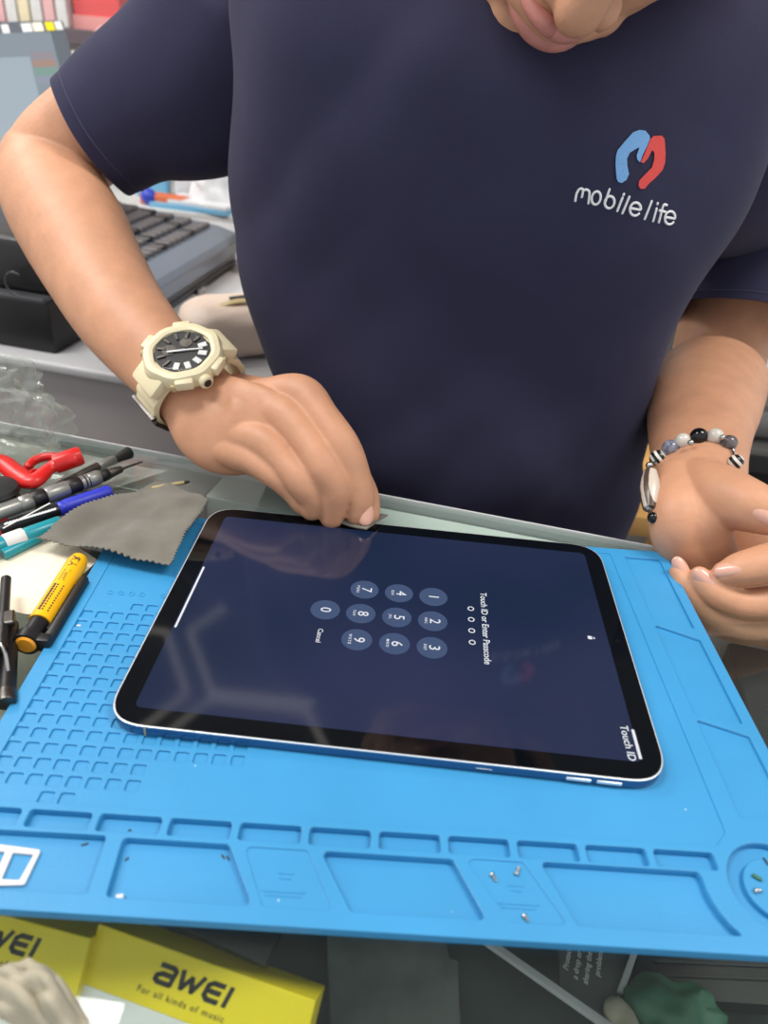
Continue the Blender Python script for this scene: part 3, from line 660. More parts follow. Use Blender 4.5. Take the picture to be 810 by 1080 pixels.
case = lathe([(0.001, cz), (.0215, cz), (.0248, cz + .002), (.0258, cz + .006), (.0250, cz + .0095), (.0238, cz + .0118), (.0205, cz + .0126), (.0182, cz + .0118), (.0178, cz + .0100), (.001, cz + .0098)], 64, oct_)
mk('case', Wt(XF(case, Matrix.Diagonal((1.04, 1.0, 1, 1)))), M['cream'], wat, angle=.5)
lugs = []
for sx in (-1, 1):
    lugs.append(XF(box(-.0075, .0075, -.013, .013, -.0045, .0045, .0025), Matrix.Translation((sx * .0255, 0, cz + .0015)) @ Matrix.Rotation(sx * .62, 4, 'Y')))
mk('lug', Wt(J(*lugs)), M['cream'], wat, angle=.5)
for sx, sy in ((-1, -1), (1, -1), (-1, 1), (1, 1)):
    mk('guard', Wt(XF(box(-.006, .006, -.0028, .0028, -.0035, .0035, .0016), Matrix.Translation((sx * .0125, sy * .0222, cz + .0075)) @ Matrix.Rotation(-sx * sy * .5, 4, 'Z'))), M['cream'], wat, angle=.5)
cr_ = mk('push_button', Wt(XF(lathe([(.0005, 0), (.0044, 0), (.0048, .001), (.0048, .0032), (.0040, .0042), (.0005, .0044)], 24), Matrix.Translation((0, .0252, cz + .006)) @ Matrix.Rotation(-PI / 2, 4, 'X'))), M['cream'], wat)
mk('button_cap', Wt(XF(lathe([(.0002, 0), (.0027, 0), (.0024, .0008), (.0002, .001)], 20), Matrix.Translation((0, .0294, cz + .006)) @ Matrix.Rotation(-PI / 2, 4, 'X'))), M['black'], cr_)
for a_ in (PI * .25, PI * .75, -PI * .25, -PI * .75):
    mk('push_button', Wt(XF(lathe([(.0003, 0), (.0026, 0), (.0026, .003), (.0018, .0036), (.0003, .0037)], 16), Matrix.Rotation(a_, 4, 'Z') @ Matrix.Translation((.0250, 0, cz + .0055)) @ Matrix.Rotation(PI / 2, 4, 'Y'))), M['creamd'], wat)
dial = mk('dial', Wt(XF(lathe([(.0003, 0), (.0186, 0), (.0186, .0006), (.0003, .0006)], 48, lambda a, r, z: 1 - .05 * (math.cos(8 * a) > .3) * (r > .01)), Matrix.Translation((0, 0, cz + .0102)))), M['dialm'], wat)
for k in range(12):
    a_ = k * PI / 6; big = k in (1, 2, 3, 4, 5)
    mk('hour_marker', Wt(XF(box(.0108, .0165, -.0019 if big else -.0010, .0019 if big else .0010, 0, .0011, .0003), Matrix.Translation((0, 0, cz + .0108)) @ Matrix.Rotation(a_ + .25, 4, 'Z'))), M['boxw'] if big else M['dsteel'], dial, smooth=False)
for ln, wd, an in ((.0135, .0011, 2.6), (.0095, .0014, -.5)):
    mk('hand', Wt(XF(box(-.002, ln, -wd / 2, wd / 2, 0, .0004, .0001), Matrix.Translation((0, 0, cz + .0119)) @ Matrix.Rotation(an, 4, 'Z'))), M['boxw'], dial, smooth=False)
sub = []
for (x, y, r_) in ((.0062, -.006, .0045), (-.006, -.005, .004)):
    sub.append(XF(lathe([(r_ - .0008, 0), (r_, 0), (r_, .0005), (r_ - .0008, .0005)], 24), Matrix.Translation((x, y, cz + .0108))))
mk('subdial_ring', Wt(J(*sub)), M['dsteel'], dial)
mk('crystal', Wt(XF(lathe([(.0003, 0), (.0182, 0), (.0182, .0006), (.017, .0008), (.0003, .0009)], 40), Matrix.Translation((0, 0, cz + .0124)))), clear_mat('watch_crystal', (1, 1, 1), .02, 1.2), wat)

# bracelet beads: stations in the photo, each resting on the wrist
M['b_wht'] = mat('cloudy_white_stone', (206, 200, 190), .18, var=.12, vscale=180)
M['b_blu'] = mat('blue_speckled_stone', (74, 84, 120), .15, var=.5, vscale=260, col2=(150, 146, 150))
M['b_agt'] = mat('brown_agate', (92, 74, 62), .15, var=.5, vscale=150, col2=(196, 180, 160))
M['b_gry'] = mat('banded_dark_stone', (52, 50, 52), .15, var=.5, vscale=240, col2=(120, 112, 112))
def band_mat(name, c0, c1, scale, ax):
    m = bpy.data.materials.new(name); m.use_nodes = True; nt = m.node_tree; N = nt.nodes; L = nt.links; b = N['Principled BSDF']; b.inputs['Roughness'].default_value = .3
    tc = N.new('ShaderNodeTexCoord'); mp = N.new('ShaderNodeMapping'); mp.inputs['Rotation'].default_value = ax
    wv = N.new('ShaderNodeTexWave'); wv.inputs['Scale'].default_value = scale; wv.inputs['Distortion'].default_value = .6
    r = N.new('ShaderNodeValToRGB'); r.color_ramp.interpolation = 'CONSTANT'; r.color_ramp.elements[0].color = rgb(*c0); r.color_ramp.elements[1].position = .55; r.color_ramp.elements[1].color = rgb(*c1)
    L.new(tc.outputs['Object'], mp.inputs[0]); L.new(mp.outputs[0], wv.inputs[0]); L.new(wv.outputs[0], r.inputs[0]); L.new(r.outputs[0], b.inputs['Base Color']); return m
M['b_zeb'] = band_mat('black_white_banded_stone', (18, 17, 18), (226, 222, 214), 78, (0, .9, 0))
M['b_dzi'] = band_mat('patterned_agate', (82, 66, 56), (198, 186, 172), 52, (0, 1.1, .4))
brl = None
BEADS = [(776, 487, 7.5, 'b_zeb', 'zebra'), (769, 467, 8.0, 'b_gry', 0), (754, 460, 8.3, 'b_wht', 0), (737, 460, 8.6, 'blackg', 0), (720, 465, 8.0, 'b_wht', 0), (707, 472, 8.2, 'b_blu', 0), (694, 483, 8.2, 'b_zeb', 0)]
bp = []
for (x, y, r_, m_, _) in BEADS:
    h_ = bvh_body.ray_cast(CAM, ray(x, y).normalized()); d_ = (h_[0] - CAM).dot(r2) if h_[0] is not None else None; bp.append(d_)
dmed = sorted([q for q in bp if q])[len([q for q in bp if q]) // 2] if any(bp) else .50
print('bead depths', bp)
brl = empty('bead_bracelet', cam(735, 500, .50), 'bracelet of assorted polished stone beads on the left wrist', 'bracelet')
pts_b = []
for (x, y, r_, m_, _), d_ in zip(BEADS, bp):
    dd = (d_ if d_ and abs(d_ - dmed) < .04 else dmed) - r_ * .7 * dmed / F
    c = cam(x, y, dd); pts_b.append(c); rr = r_ * 1.1 * dd / F
    bd = XF(lathe([(.0008, -rr), (rr * .5, -rr * .88), (rr * .86, -rr * .5), (rr, 0), (rr * .86, rr * .5), (rr * .5, rr * .88), (.0008, rr)], 22), Matrix.Translation(c) @ V((.8, .2, .3)).to_track_quat('Z', 'Y').to_matrix().to_4x4())
    bd = modmesh(bd, [('SUBSURF', dict(levels=1))])
    mk('bead', bd, M[m_], brl)
for (x, y, r_) in ((728.5, 467, 3.4), (762, 461.5, 3.2), (772, 476, 3.6), (685, 491, 4)):
    c = cam(x, y, dmed - .012); mk('spacer_bead', ball(c, r_ * .49 / F, 14, 8), M['silver'], brl); 
# long agate bead and end bead on the thumb-less side of the wrist
c0, c1 = cam(686, 496, .480), cam(685, 538, .464)
L_ = (c1 - c0).length; mk('long_bead', along(c0, c1, [(.0012, 0), (.0042, .001), (.0058, L_ * .25), (.0068, L_ * .5), (.0058, L_ * .75), (.0042, L_ - .001), (.0012, L_)], 22), M['b_dzi'], brl)
mk('bead', ball(cam(689, 546, .462), 6 * .47 / F, 16, 10), M['blackg'], brl)
mk('cord', tube([cam(690, 548, .462), c1, c0, cam(688, 491, .482)] + pts_b[::-1], .0006, 6, 2), M['ink'], brl)

# ================================================================ SMALL THINGS AROUND THE TABLET
def G(x, y, h): return on(x, y, h)
GH = -.0101; MH = -.0056
# little wiping cloth under the fingertips
def sheet(c4, nx, ny, amp, th, zfun=None, zig=0.0, zn=22, bows=(0, 0, 0, 0)):
    """cloth or paper spanning four ground corners, gently rumpled, edges pinked when zig > 0"""
    A, B, C_, D = [V(c) for c in c4]; vs, fs = [], []
    cen = (A + B + C_ + D) / 4
    for j in range(ny + 1):
        for i in range(nx + 1):
            u, v = i / nx, j / ny; p = A * (1 - u) * (1 - v) + B * u * (1 - v) + C_ * u * v + D * (1 - u) * v
            def bow(t): return 4 * t * (1 - t)
            p += (A + B - C_ - D).normalized() * bows[0] * bow(u) * (1 - v) + (C_ + D - A - B).normalized() * bows[2] * bow(u) * v
            p += (B + C_ - A - D).normalized() * bows[1] * bow(v) * u + (A + D - B - C_).normalized() * bows[3] * bow(v) * (1 - u)
            if zig and (i in (0, nx) or j in (0, ny)):
                k = i if j in (0, ny) else j
                if k % 2: p += (cen - p).normalized() * zig
            h = amp * (noise.noise(V((p.x * 28, p.y * 28, 1))) + .4 * noise.noise(V((p.x * 70, p.y * 70, 5)))) + amp * .9
            p.z += max(0, h) + (zfun(u, v) if zfun else 0); vs.append(p)
    for j in range(ny):
        for i in range(nx): a_ = j * (nx + 1) + i; fs.append((a_, a_ + 1, a_ + nx + 2, a_ + nx + 1))
    return modmesh((vs, fs), [('SOLIDIFY', dict(thickness=th, offset=1))])
wipe = sheet([G(356, 553, .0006), G(388, 541, .0008), G(409, 546, .0006), G(386, 563, .0004)], 16, 12, .0022, .0008)
tag(mk('wiping_cloth', wipe, M['cloth'], angle=1), 'small folded grey cloth pinched in the fingertips on the tablet', 'cloth')
# grey microfibre cloth, lying across the counter and the mat's corner
zc = lambda u, v: .0016
cl = sheet([G(40, 578, -.0062), G(168, 514, -.0062), G(221, 541, -.0052), G(180, 608, -.0050)], 60, 44, .0068, .0006, zc, .0019, bows=(.006, .002, -.001, .001))
clo = mk('cleaning_cloth', cl, M['cloth'], angle=1)
tag(clo, 'rumpled grey microfibre cloth with pinked edges beside the tablet corner', 'cloth')
cv = BVHTree.FromPolygons(cl[0], cl[1])
seam = []
for (x, y) in [(78, 590), (88, 582), (98, 580), (106, 585), (114, 591), (124, 595), (134, 597), (142, 596), (152, 594), (158, 593)]:
    h_ = cv.ray_cast(CAM, ray(x, y).normalized())
    if h_[0] is not None: seam.append(h_[0] + V((0, 0, .0002)))
if len(seam) > 3: mk('crease_ridge', tube(seam, .0006, 6, 3), M['rag'], clo)
# cream paper
pp = rpoly([(G(x, y, GH).x, G(x, y, GH).y) for x, y in ((-70, 610), (-10, 585), (22, 570), (55, 560), (104, 592), (66, 625), (33, 650), (14, 646), (-6, 634), (-60, 640))], .004, 4)
tag(mk('paper_sheet', (lambda g_: ([V((v.x, v.y, v.z + ZO)) for v in g_[0]], g_[1]))(prism(pp, GH + .0002, GH + .0009, .0002)), M['paper']), 'cream sheet of thick paper under the grey cloth and yellow pen', 'paper')
# yellow marking tool
P0, P1 = G(29, 677, GH + .006), G(84, 590, GH + .006); LL = (P1 - P0).length; r_ = .0058
dirp = (P1 - P0).normalized(); sidep = dirp.cross(V((0, 0, 1)))
yt = empty('utility_pen', V((P0.x, P0.y, GZ)) + dirp * LL / 2, 'yellow tool pen with black clip and amber end cap beside the blue mat', 'pen')
PM = Matrix(((sidep.x, 0, dirp.x, P0.x), (sidep.y, 0, dirp.y, P0.y), (0, 1, 0, P0.z), (0, 0, 0, 1)))
PM = frame(P0, dirp, z=(0, 0, 1))          # x along the pen, z up
def Pn(g_): return XF(g_, PM)
def rodx(prof, seg=20): return XF(lathe(prof, seg), Matrix.Rotation(PI / 2, 4, 'Y'))
mk('barrel', Pn(rodx([(.0005, .014), (r_, .014), (r_, LL - .009), (r_ * .97, LL - .004), (r_ * .8, LL), (r_ * .5, LL + .0005), (.0005, LL - .001)])), M['yellow'], yt)
mk('collar', Pn(rodx([(.0005, .003), (r_ * .86, .003), (r_ * .86, .0145), (.0005, .0145)])), M['black'], yt)
mk('end_ring', Pn(J(rodx([(.0005, -.002), (r_ * 1.12, -.002), (r_ * 1.15, .0035), (.0005, .0035)]), XF(box(-.002, .004, -.0115, .0, -.0045, .0035, .0012), Matrix.Identity(4)))), M['black'], yt)
mk('end_cap', Pn(rodx([(.0005, -.0032), (r_ * .7, -.0030), (r_ * .92, -.0018), (.0005, -.001)])), M['orange'], yt)
mk('clip', Pn(J(box(-.001, .052, -.0118, -.0068, -.0050, .0022, .0014), box(.010, .046, -.0066, -.0050, -.003, .0005, .0005))), M['black'], yt, angle=.5)
def on_barrel(g_, x0, ang):                 # wraps lettering about the barrel
    out = []
    for v in g_[0]:
        t = ang + v.y / r_; rr = r_ + .00008 + v.z; out.append(PM @ V((x0 + v.x, -rr * math.sin(t), rr * math.cos(t))))
    return out, g_[1]
rows = []
rng = random.Random(3)
for k in range(11):
    x = .018 + k * .0020
    rows.append(on_barrel(box(x, x + .0012, -.0006, .0030, 0, .00005), 0, .15)); rows.append(on_barrel(box(x, x + .0016, -.0026, -.0012, 0, .00005), 0, .15))
for k in range(7):
    x = .043 + k * .0014
    rows.append(on_barrel(box(x, x + .0006, -.0018, .0016 - rng.random() * .001, 0, .00005), 0, .15))
mk('printed_text', J(*rows, on_barrel(text('AIR', .0060, .00003, .0001), .060, .2)), M['ink'], yt, smooth=False)
# white sim tray frame
def flat(poly, holes, h0, h1, bev=.0002): g_ = plate(poly, holes, h0, h1, bev); return [V((v.x, v.y, v.z + ZO)) for v in g_[0]], g_[1]
def gp(pts, h): return [(G(x, y, h).x, G(x, y, h).y) for x, y in pts]
st = flat(rpoly(gp([(-40, 886), (-2, 889), (43, 895), (25, 932), (-48, 934)], -.007), .0012), [rpoly(gp([(13, 898), (35, 900), (20, 927), (1, 926)], -.007), .0006), rpoly(gp([(-30, 895), (5, 897), (-7, 925), (-38, 924)], -.007), .0006)], -.0089, -.0076)
tag(mk('sim_tray', st, M['boxw']), 'small white card tray frame with two windows lying in a blue compartment', 'tray')
# screws and chips
def screw(name, x, y, h, ax, L_, label, m, group=None):
    c = G(x, y, h + .0008); d_ = V((ax[0], ax[1], .05)).normalized(); t = empty(name, c - V((0, 0, .0008)), label, 'screw')
    M_ = frame(c - d_ * L_ / 2, d_, z=(0, 0, 1)); 
    mk('screw_head', XF(rodx([(.0001, 0), (.0009, 0), (.0010, .0003), (.0009, .0008), (.0001, .0009)], 14), M_), m, t)
    th = [(.0001, .0008)] + [(.0006 if k % 2 else .00045, .0009 + k * .0002) for k in range(int((L_ - .0012) / .0002))] + [(.0001, L_)]
    mk('screw_shank', XF(rodx(th, 12), M_), m, t, smooth=False); return t
screw('screw', 521, 925.5, MID, (.5, -.9), .0034, 'tiny silver screw on the blue mat, leftmost of the three together', M['silver'])
screw('screw', 546, 918, MID, (.35, .9), .0040, 'tiny silver screw on the blue mat, longest and rightmost of upper pair', M['silver'])
screw('screw', 555, 968.5, MID, (.5, -.7), .0028, 'tiny silver screw near the front rim of the blue mat', M['silver'])
screw('screw', 800, 939, MID, (1, .2), .0034, 'tiny silver screw on the round island of the mat corner', M['silver'])
tag(mk('terminal_piece', XF(box(-.0018, .0018, -.0007, .0007, 0, .001, .0003), frame(G(798, 926, MID), (1, -.55, 0), z=(0, 0, 1))), M['green']), 'tiny green terminal chip on the round island of the mat corner', 'chip')
for i, (x, y, an, L_, h) in enumerate([(89.5, 891, .5, .0026, -.0090), (134, 906.5, .9, .0016, -.0090), (235.5, 904, -.8, .0022, -.0090), (240.5, 905.5, -.8, .0020, -.0090), (134, 949, -.5, .0026, -.0090), (424, 876.5, 0, .0014, -.0090), (137, 876, .3, .0012, -.0090), (808, 909, -1.2, .0035, MID)]):
    lb = ['black sliver in the left compartment beside the white tray frame', 'smallest black sliver at the upper left of the second big compartment', 'black sliver at upper right of the second compartment, left of a pair', 'black sliver at upper right of the second compartment, right of a pair',
          'black sliver at the lower left of the second big compartment', 'black speck in a small slot below the middle of the tablet', 'black speck in the small slot above the second big compartment', 'black sliver standing on the round island by the mat corner'][i]
    tag(mk('plastic_sliver', XF(box(-L_ / 2, L_ / 2, -.00035, .00035, 0, .0004, .0001), frame(G(x, y, h), (math.cos(an), math.sin(an), 0), z=(0, 0, 1))), M['ink'], smooth=False), lb, 'debris')
tag(mk('plastic_sliver', XF(box(-.0013, .0013, -.0008, .0008, 0, .0003, .0001), frame(G(126, 945.5, -.0090), (1, .3, 0), z=(0, 0, 1))), M['boxw'], smooth=False), 'pale flake at the lower left of the second big compartment', 'debris')
tag(mk('plastic_sliver', XF(box(-.0011, .0011, -.0005, .0005, 0, .0004, .0001), frame(G(83, 660, -.0070), (1, .1, 0), z=(0, 0, 1))), M['boxw'], smooth=False), 'white flake in a square cell below the yellow pen', 'debris')

# black board holder at the left edge
hb = empty('board_clamp', G(-8, 690, GH), 'dark steel board clamp with guide rods at the left edge of the counter', 'clamp')
c0 = G(10, 733, GH); c0.z = GZ; c1 = G(14, 648, GH); c1.z = GZ
HBM = frame(c0, c1 - c0, z=(0, 0, 1)) @ Matrix.Translation((0, .0, 0))
mk('clamp_body', XF(J(box(.004, .050, .004, .030, .0, .010, .0015), box(.012, .044, .006, .024, .010, .017, .0015)), HBM), M['dsteel'], hb, angle=.5)
for (x0, y, z, r1_, L_) in ((-.006, .000, .0055, .0040, .05), (.018, .0015, .013, .0026, .056)):
    mk('guide_rod', XF(rodx([(.0004, x0), (r1_, x0), (r1_, x0 + L_), (.0004, x0 + L_)], 18), HBM @ Matrix.Translation((0, y, z))), M['black'], hb, angle=.5)
mk('clamp_screw', XF(rodx([(.0004, -.011), (.0040, -.011), (.0044, -.010), (.0044, -.004), (.002, -.0035), (.002, .004), (.0004, .004)], 18), HBM @ Matrix.Translation((0, .0, .0055))), M['dsteel'], hb, angle=.5)
mk('spring_wire', XF(tube([V((.028, .014, .018)), V((.022, .006, .019)), V((.014, .0, .017)), V((.006, -.001, .010))], .0009, 8, 4), HBM), M['silver'], hb)
mk('jaw_plate', XF(box(.034, .044, -.004, .022, .012, .0155, .001), HBM), M['dsteel'], hb, smooth=False)

# pens and grips, upper left
def rod2(p0, p1, segs, name, label, cat):
    """segs: (t0, t1, radius0, radius1, material, part name)"""
    d_ = p1 - p0; L_ = d_.length; t = empty(name, V((p0.x, p0.y, GZ)) * .5 + V((p1.x, p1.y, GZ)) * .5, label, cat)
    for (t0, t1, ra, rb_, m_, pn) in segs:
        mk(pn, along(p0 + d_ * t0, p0 + d_ * t1, [(.0003, 0), (ra * .94, 0), (ra, L_ * (t1 - t0) * .06), (rb_, L_ * (t1 - t0) * .94), (rb_ * .94, L_ * (t1 - t0)), (.0003, L_ * (t1 - t0))], 20), M[m_], t, angle=.8)
    return t
rod2(G(-46, 556, GH + .013), G(150, 487, GH + .012), [(.0, .30, .0050, .0050, 'rail', 'metal_sleeve'), (.30, .362, .0052, .0052, 'rail', 'metal_sleeve'), (.362, .435, .0050, .0050, 'black', 'grip_band'), (.435, .555, .0052, .0052, 'rail', 'metal_sleeve'), (.555, .625, .0050, .0050, 'black', 'grip_band'),
     (.625, .645, .0050, .0050, 'rail', 'ridge'), (.652, .664, .0051, .0051, 'rail', 'ridge'), (.670, .735, .0050, .0050, 'rail', 'metal_sleeve'), (.735, .79, .0044, .0040, 'black', 'grip_band'), (.79, .87, .0036, .0024, 'dsteel', 'collet'), (.87, 1.0, .0010, .0006, 'dsteel', 'blade_tip')],
     'craft_knife', 'silver and black barrelled hobby knife behind the blue capped marker', 'knife')
rod2(G(-40, 572, GH + .0065), G(116, 519, GH + .0065), [(0, .62, .0042, .0042, 'black', 'barrel'), (.62, .68, .0046, .0048, 'blue', 'cap_ring'), (.66, 1.0, .0052, .0050, 'blue', 'cap')], 'marker_pen', 'black marker pen with a bright blue cap beside the grey cloth', 'pen')
mk_ = bpy.data.objects['marker_pen']
pa, pb = G(6, 552, GH + .0105), G(60, 536, GH + .0105)
txt = []
for k in range(16):
    q = pa + (pb - pa) * (k / 16) + V((0, -.0015, 0)); txt.append(XF(box(0, .0022, -.0007, .0007, 0, .0003), frame(q, pb - pa, z=(0, -.6, 1))))
txt.append(XF(box(0, (pb - pa).length, -.0004, .0004, 0, .0003), frame(pa + V((0, -.0036, -.0012)), pb - pa, z=(0, -.8, 1))))
mk('printed_text', J(*txt), M['boxw'], mk_, smooth=False)
rod2(G(-40, 590, GH + .0065), G(66, 551, GH + .0065), [(0, .40, .0050, .0050, 'teal', 'barrel'), (.40, .60, .0056, .0056, 'boxw', 'paper_label'), (.60, .98, .0050, .0048, 'teal', 'barrel'), (.98, 1.03, .0030, .0020, 'teal', 'tip')], 'metallic_pen', 'teal metallic pen with a white label at the edge of the cloth', 'pen')
rod2(G(-40, 606, GH + .004), G(42, 566, GH + .004), [(0, .5, .0036, .0036, 'film', 'tube'), (.5, 1.0, .0036, .0034, 'teal', 'sleeve')], 'thin_pen', 'slimmer pale teal pen lowest beside the cream paper', 'pen')
rod2(G(60, 512, GH + .004), G(137, 477, GH + .006), [(0, .55, .0022, .0034, 'dsteel', 'handle'), (.55, .78, .0034, .0030, 'rail', 'ferrule'), (.78, 1.0, .0030, .0046, 'ink', 'bristles')], 'cleaning_brush', 'thin flat brush with dark bristles behind the hobby knife', 'brush')
rod2(G(160, 515, GH + .010), G(200, 508, GH + .010), [(0, .85, .0013, .0013, 'creamd', 'shaft'), (.85, 1.0, .0013, .0007, 'ink', 'tip')], 'thin_probe', 'thin brown rod poking out from under the grey cloth', 'rod')
# red clamp
rc = empty('plastic_clamp', G(40, 500, GH), 'glossy red plastic clamp lying behind the hobby knife', 'clamp')
ra_ = [G(x, y, h) for x, y, h in ((-40, 505, .012), (-5, 486, .010), (18, 500, .008), (34, 508, .008), (52, 494, .010), (66, 487, .012), (78, 484, .013))]
mk('arm', tube(ra_, [.0062, .0062, .0066, .0062, .0046, .0058, .0058], 12, 5, view=V((0, 0, 1)), rb=[.0042, .0042, .0048, .0044, .0036, .0048, .0048]), M['red'], rc)
rb_ = [G(x, y, h) for x, y, h in ((30, 492, .003), (36, 486, .004), (48, 482, .005), (60, 482, .006))]
mk('arm', tube(rb_, [.003, .003, .003, .003], 12, 5), M['red'], rc)
mk('jaw_tip', along(G(57, 490, .011), G(79, 482.5, .013), [(.0004, 0), (.0060, 0), (.0064, .002), (.0064, .016), (.0058, .0178), (.0030, .0178), (.0028, .014), (.0004, .014)], 18), M['red'], rc, angle=.5)
for k in range(4):
    c = G(24 + k * 3, 511 - k * 2.5, .004); mk('ridge', tube([c + V((-.002, -.003, 0)), c + V((.0, .0, .0045)), c + V((.002, .005, .003))], .0009, 8, 3), M['red'], rc)
mk('spring_pin', ball(G(56, 480.5, .0095), .0012, 12, 8), M['silver'], rc)
# black earbuds-like round holder: two rounded lobes
bl = empty('suction_cup', G(0, 520, GH), 'matt black rubber suction cup with rounded lobes at the left edge', 'suction cup')
mk('cup', XF(lathe([(.0004, 0), (.0150, 0), (.0165, .002), (.0150, .0045), (.0100, .0065), (.0075, .010), (.0004, .0105)], 36), Matrix.Translation(G(-6, 532, GH + .004))), M['black'], bl)
mk('knob', XF(lathe([(.0004, 0), (.0070, 0), (.0135, .0035), (.0150, .006), (.0135, .0085), (.007, .0098), (.0004, .010)], 36), Matrix.Translation(G(-4, 526, GH + .0125))), M['black'], bl)
tag(mk('plastic_wedge', XF(box(-.016, .0, -.010, .008, 0, .009, .002), frame(G(8, 566, GH), (1, .12, 0), z=(0, 0, 1))), M['rose'], angle=.5), 'rose red plastic block at the left edge above the teal pen', 'wedge')
# clear crumpled bag of parts
def crumple(c, R, seed, amp=.35, sub=4):
    bm = bmesh.new(); bmesh.ops.create_icosphere(bm, subdivisions=sub, radius=1)
    for v in bm.verts:
        n_ = v.co.normalized(); k = 1 + amp * noise.noise(n_ * 2.2 + V((seed, 0, 0))) + amp * .5 * abs(noise.noise(n_ * 6 + V((0, seed, 0)))) ; v.co = V((n_.x * R[0] * k, n_.y * R[1] * k, n_.z * R[2] * k))
        v.co.z = max(v.co.z, -R[2] * .55)
    g_ = take(bm); return [V(p) + V(c) + V((0, 0, R[2] * .55)) for p in g_[0]], g_[1]
M['bag'] = clear_mat('crinkled_clear_plastic', (.93, .95, .93), .10, 1.6, haze=.16, hazecol=(210, 214, 206))
cbag = empty('parts_bag', G(-8, 470, GH), 'crumpled clear plastic parts bag standing at the back left of the counter', 'bag')
mk('bag_film', crumple(G(-12, 478, GH), (.050, .022, .046), 3.1, .45, 5), M['bag'], cbag, smooth=False)
mk('green_label', XF(box(-.006, .006, -.0004, .0004, 0, .010, .0002), frame(G(2, 470, GH) + V((-.003, -.001, .048)), (1, .2, 0), z=(0, .3, 1))), M['green'], cbag, smooth=False)
fl = sheet([G(-30, 520, GH + .0004), G(-30, 462, GH + .0004), G(178, 500, GH + .0004), G(120, 520, GH + .0004)][::-1], 46, 16, .004, .0002, None)
tag(mk('clear_wrap', fl, M['bag'], smooth=False), 'flat crinkled clear plastic wrap along the back edge of the counter', 'plastic wrap')

# ================================================================ INSIDE THE COUNTER
def awei_g():
    """wide slanted display lettering drawn as flat strokes"""
    st = [[(0.3, 3.0), (2.6, 3.0), (3.3, 2.6), (3.3, 0.3)], [(3.3, 1.7), (1.2, 1.7), (.35, 1.3), (.35, .7), (1.0, .35), (3.3, .35)],
          [(4.4, 3.2), (5.3, .5), (6.4, 2.6), (7.3, .5), (8.4, 3.2)],
          [(12.2, 3.0), (10.2, 3.0), (9.5, 2.5), (9.5, .9), (10.2, .35), (12.2, .35)], [(9.6, 1.7), (12.0, 1.7)], [(13.5, 3.2), (13.5, .2)]]
    gs = []
    for q in st:
        P = rpoly([V(p) for p in q], .6, 3)[5:-5] if 0 else [V(p) for p in q]
        for a_, b_ in zip(P, P[1:]):
            d_ = (b_ - a_).normalized(); n_ = V((-d_.y, d_.x)) * .42; e_ = d_ * .18
            vs = [a_ - e_ + n_, b_ + e_ + n_, b_ + e_ - n_, a_ - e_ - n_]
            vs3 = [V((v.x + .28 * v.y - 6.9, v.y - 1.7, 0)) for v in vs] + [V((v.x + .28 * v.y - 6.9, v.y - 1.7, .05)) for v in vs]
            gs.append((vs3, [(3, 2, 1, 0), (4, 5, 6, 7), (0, 1, 5, 4), (1, 2, 6, 5), (2, 3, 7, 6), (3, 0, 4, 7)]))
    return J(*gs)
def leaning_box(name, a_, b_, hgt, depth, label, edge_h=-.035, txtdx=0.0, group=None):
    A, B = on(*a_, edge_h), on(*b_, edge_h); ex = (B - A).normalized(); up = V((0, 0, 1)); back = up.cross(ex).normalized()
    fz = (up * .72 - back * 0 + (-back) * .69).normalized()      # front face normal
    ey = fz.cross(ex).normalized()                              # up the front face
    ln = (B - A).length; Mx = Matrix(((ex.x, ey.x, fz.x, A.x), (ex.y, ey.y, fz.y, A.y), (ex.z, ey.z, fz.z, A.z), (0, 0, 0, 1)))
    t = empty(name, A + ex * ln / 2 - ey * hgt - fz * depth, label, 'box', group)
    mk('yellow_band', XF(box(0, ln, -.021, 0, -depth, 0, .0004), Mx), M['yel'], t, smooth=False)
    mk('white_lower_half', XF(box(0.0001, ln - .0001, -hgt, -.021, -depth + .0001, -.0001, .0003), Mx), M['boxw'], t, smooth=False)
    return t, Mx, ln
t, Mx, ln = leaning_box('earphone_box', (104, 974), (333, 1056), .048, .016, 'yellow and white earphone box under the glass, right-hand of the two')
aw = XF(awei_g(), Matrix.Diagonal((.00215, .0022, .001, 1))); mk('brand_name', XF(aw, Mx @ Matrix.Translation((ln * .47, -.0085, .0001))), M['ink'], t, smooth=False)
aw = text('For all kinds of music', .0033, .00003, .00002, .12, 1.2); mk('slogan', XF(aw, Mx @ Matrix.Translation((ln * .45, -.0158, .0001))), M['ink'], t, smooth=False)
mk('printed_picture', XF(J(box(.052, .078, -.042, -.026, 0, .0002), box(.020, .040, -.040, -.030, 0, .0002)), Mx), M['paper'], t, smooth=False)
t, Mx, ln = leaning_box('earphone_box', (-142, 925), (96, 990), .048, .016, 'yellow and white earphone box under the glass, left-hand one cut by the frame', -.034)
aw = XF(awei_g(), Matrix.Diagonal((.00215, .0022, .001, 1))); mk('brand_name', XF(aw, Mx @ Matrix.Translation((ln * .63, -.0080, .0001))), M['ink'], t, smooth=False)
aw = text('For all kinds of music', .0033, .00003, .00002, .12, 1.2); mk('slogan', XF(aw, Mx @ Matrix.Translation((ln * .62, -.0158, .0001))), M['ink'], t, smooth=False)
mk('printed_text', XF(J(*[box(.062 + k * .009, .068 + k * .009, -.030 - (k % 2) * .003, -.0275 - (k % 2) * .003, 0, .0002) for k in range(5)]), Mx), M['red'], t, smooth=False)
def shelf_pt(x, y, h=-.0995): return on(x, y, h)
# flat black pouch lying across the big box
A, B = on(180, 975, -.030), on(280, 1018, -.030)
tag(mk('black_pouch', XF(box(0, (B - A).length, 0, .020, -.006, .0, .0015), frame(A, B - A, z=(0, -.2, 1))), M['black'], angle=.5), 'narrow black pouch lying behind the yellow box under the glass', 'pouch')
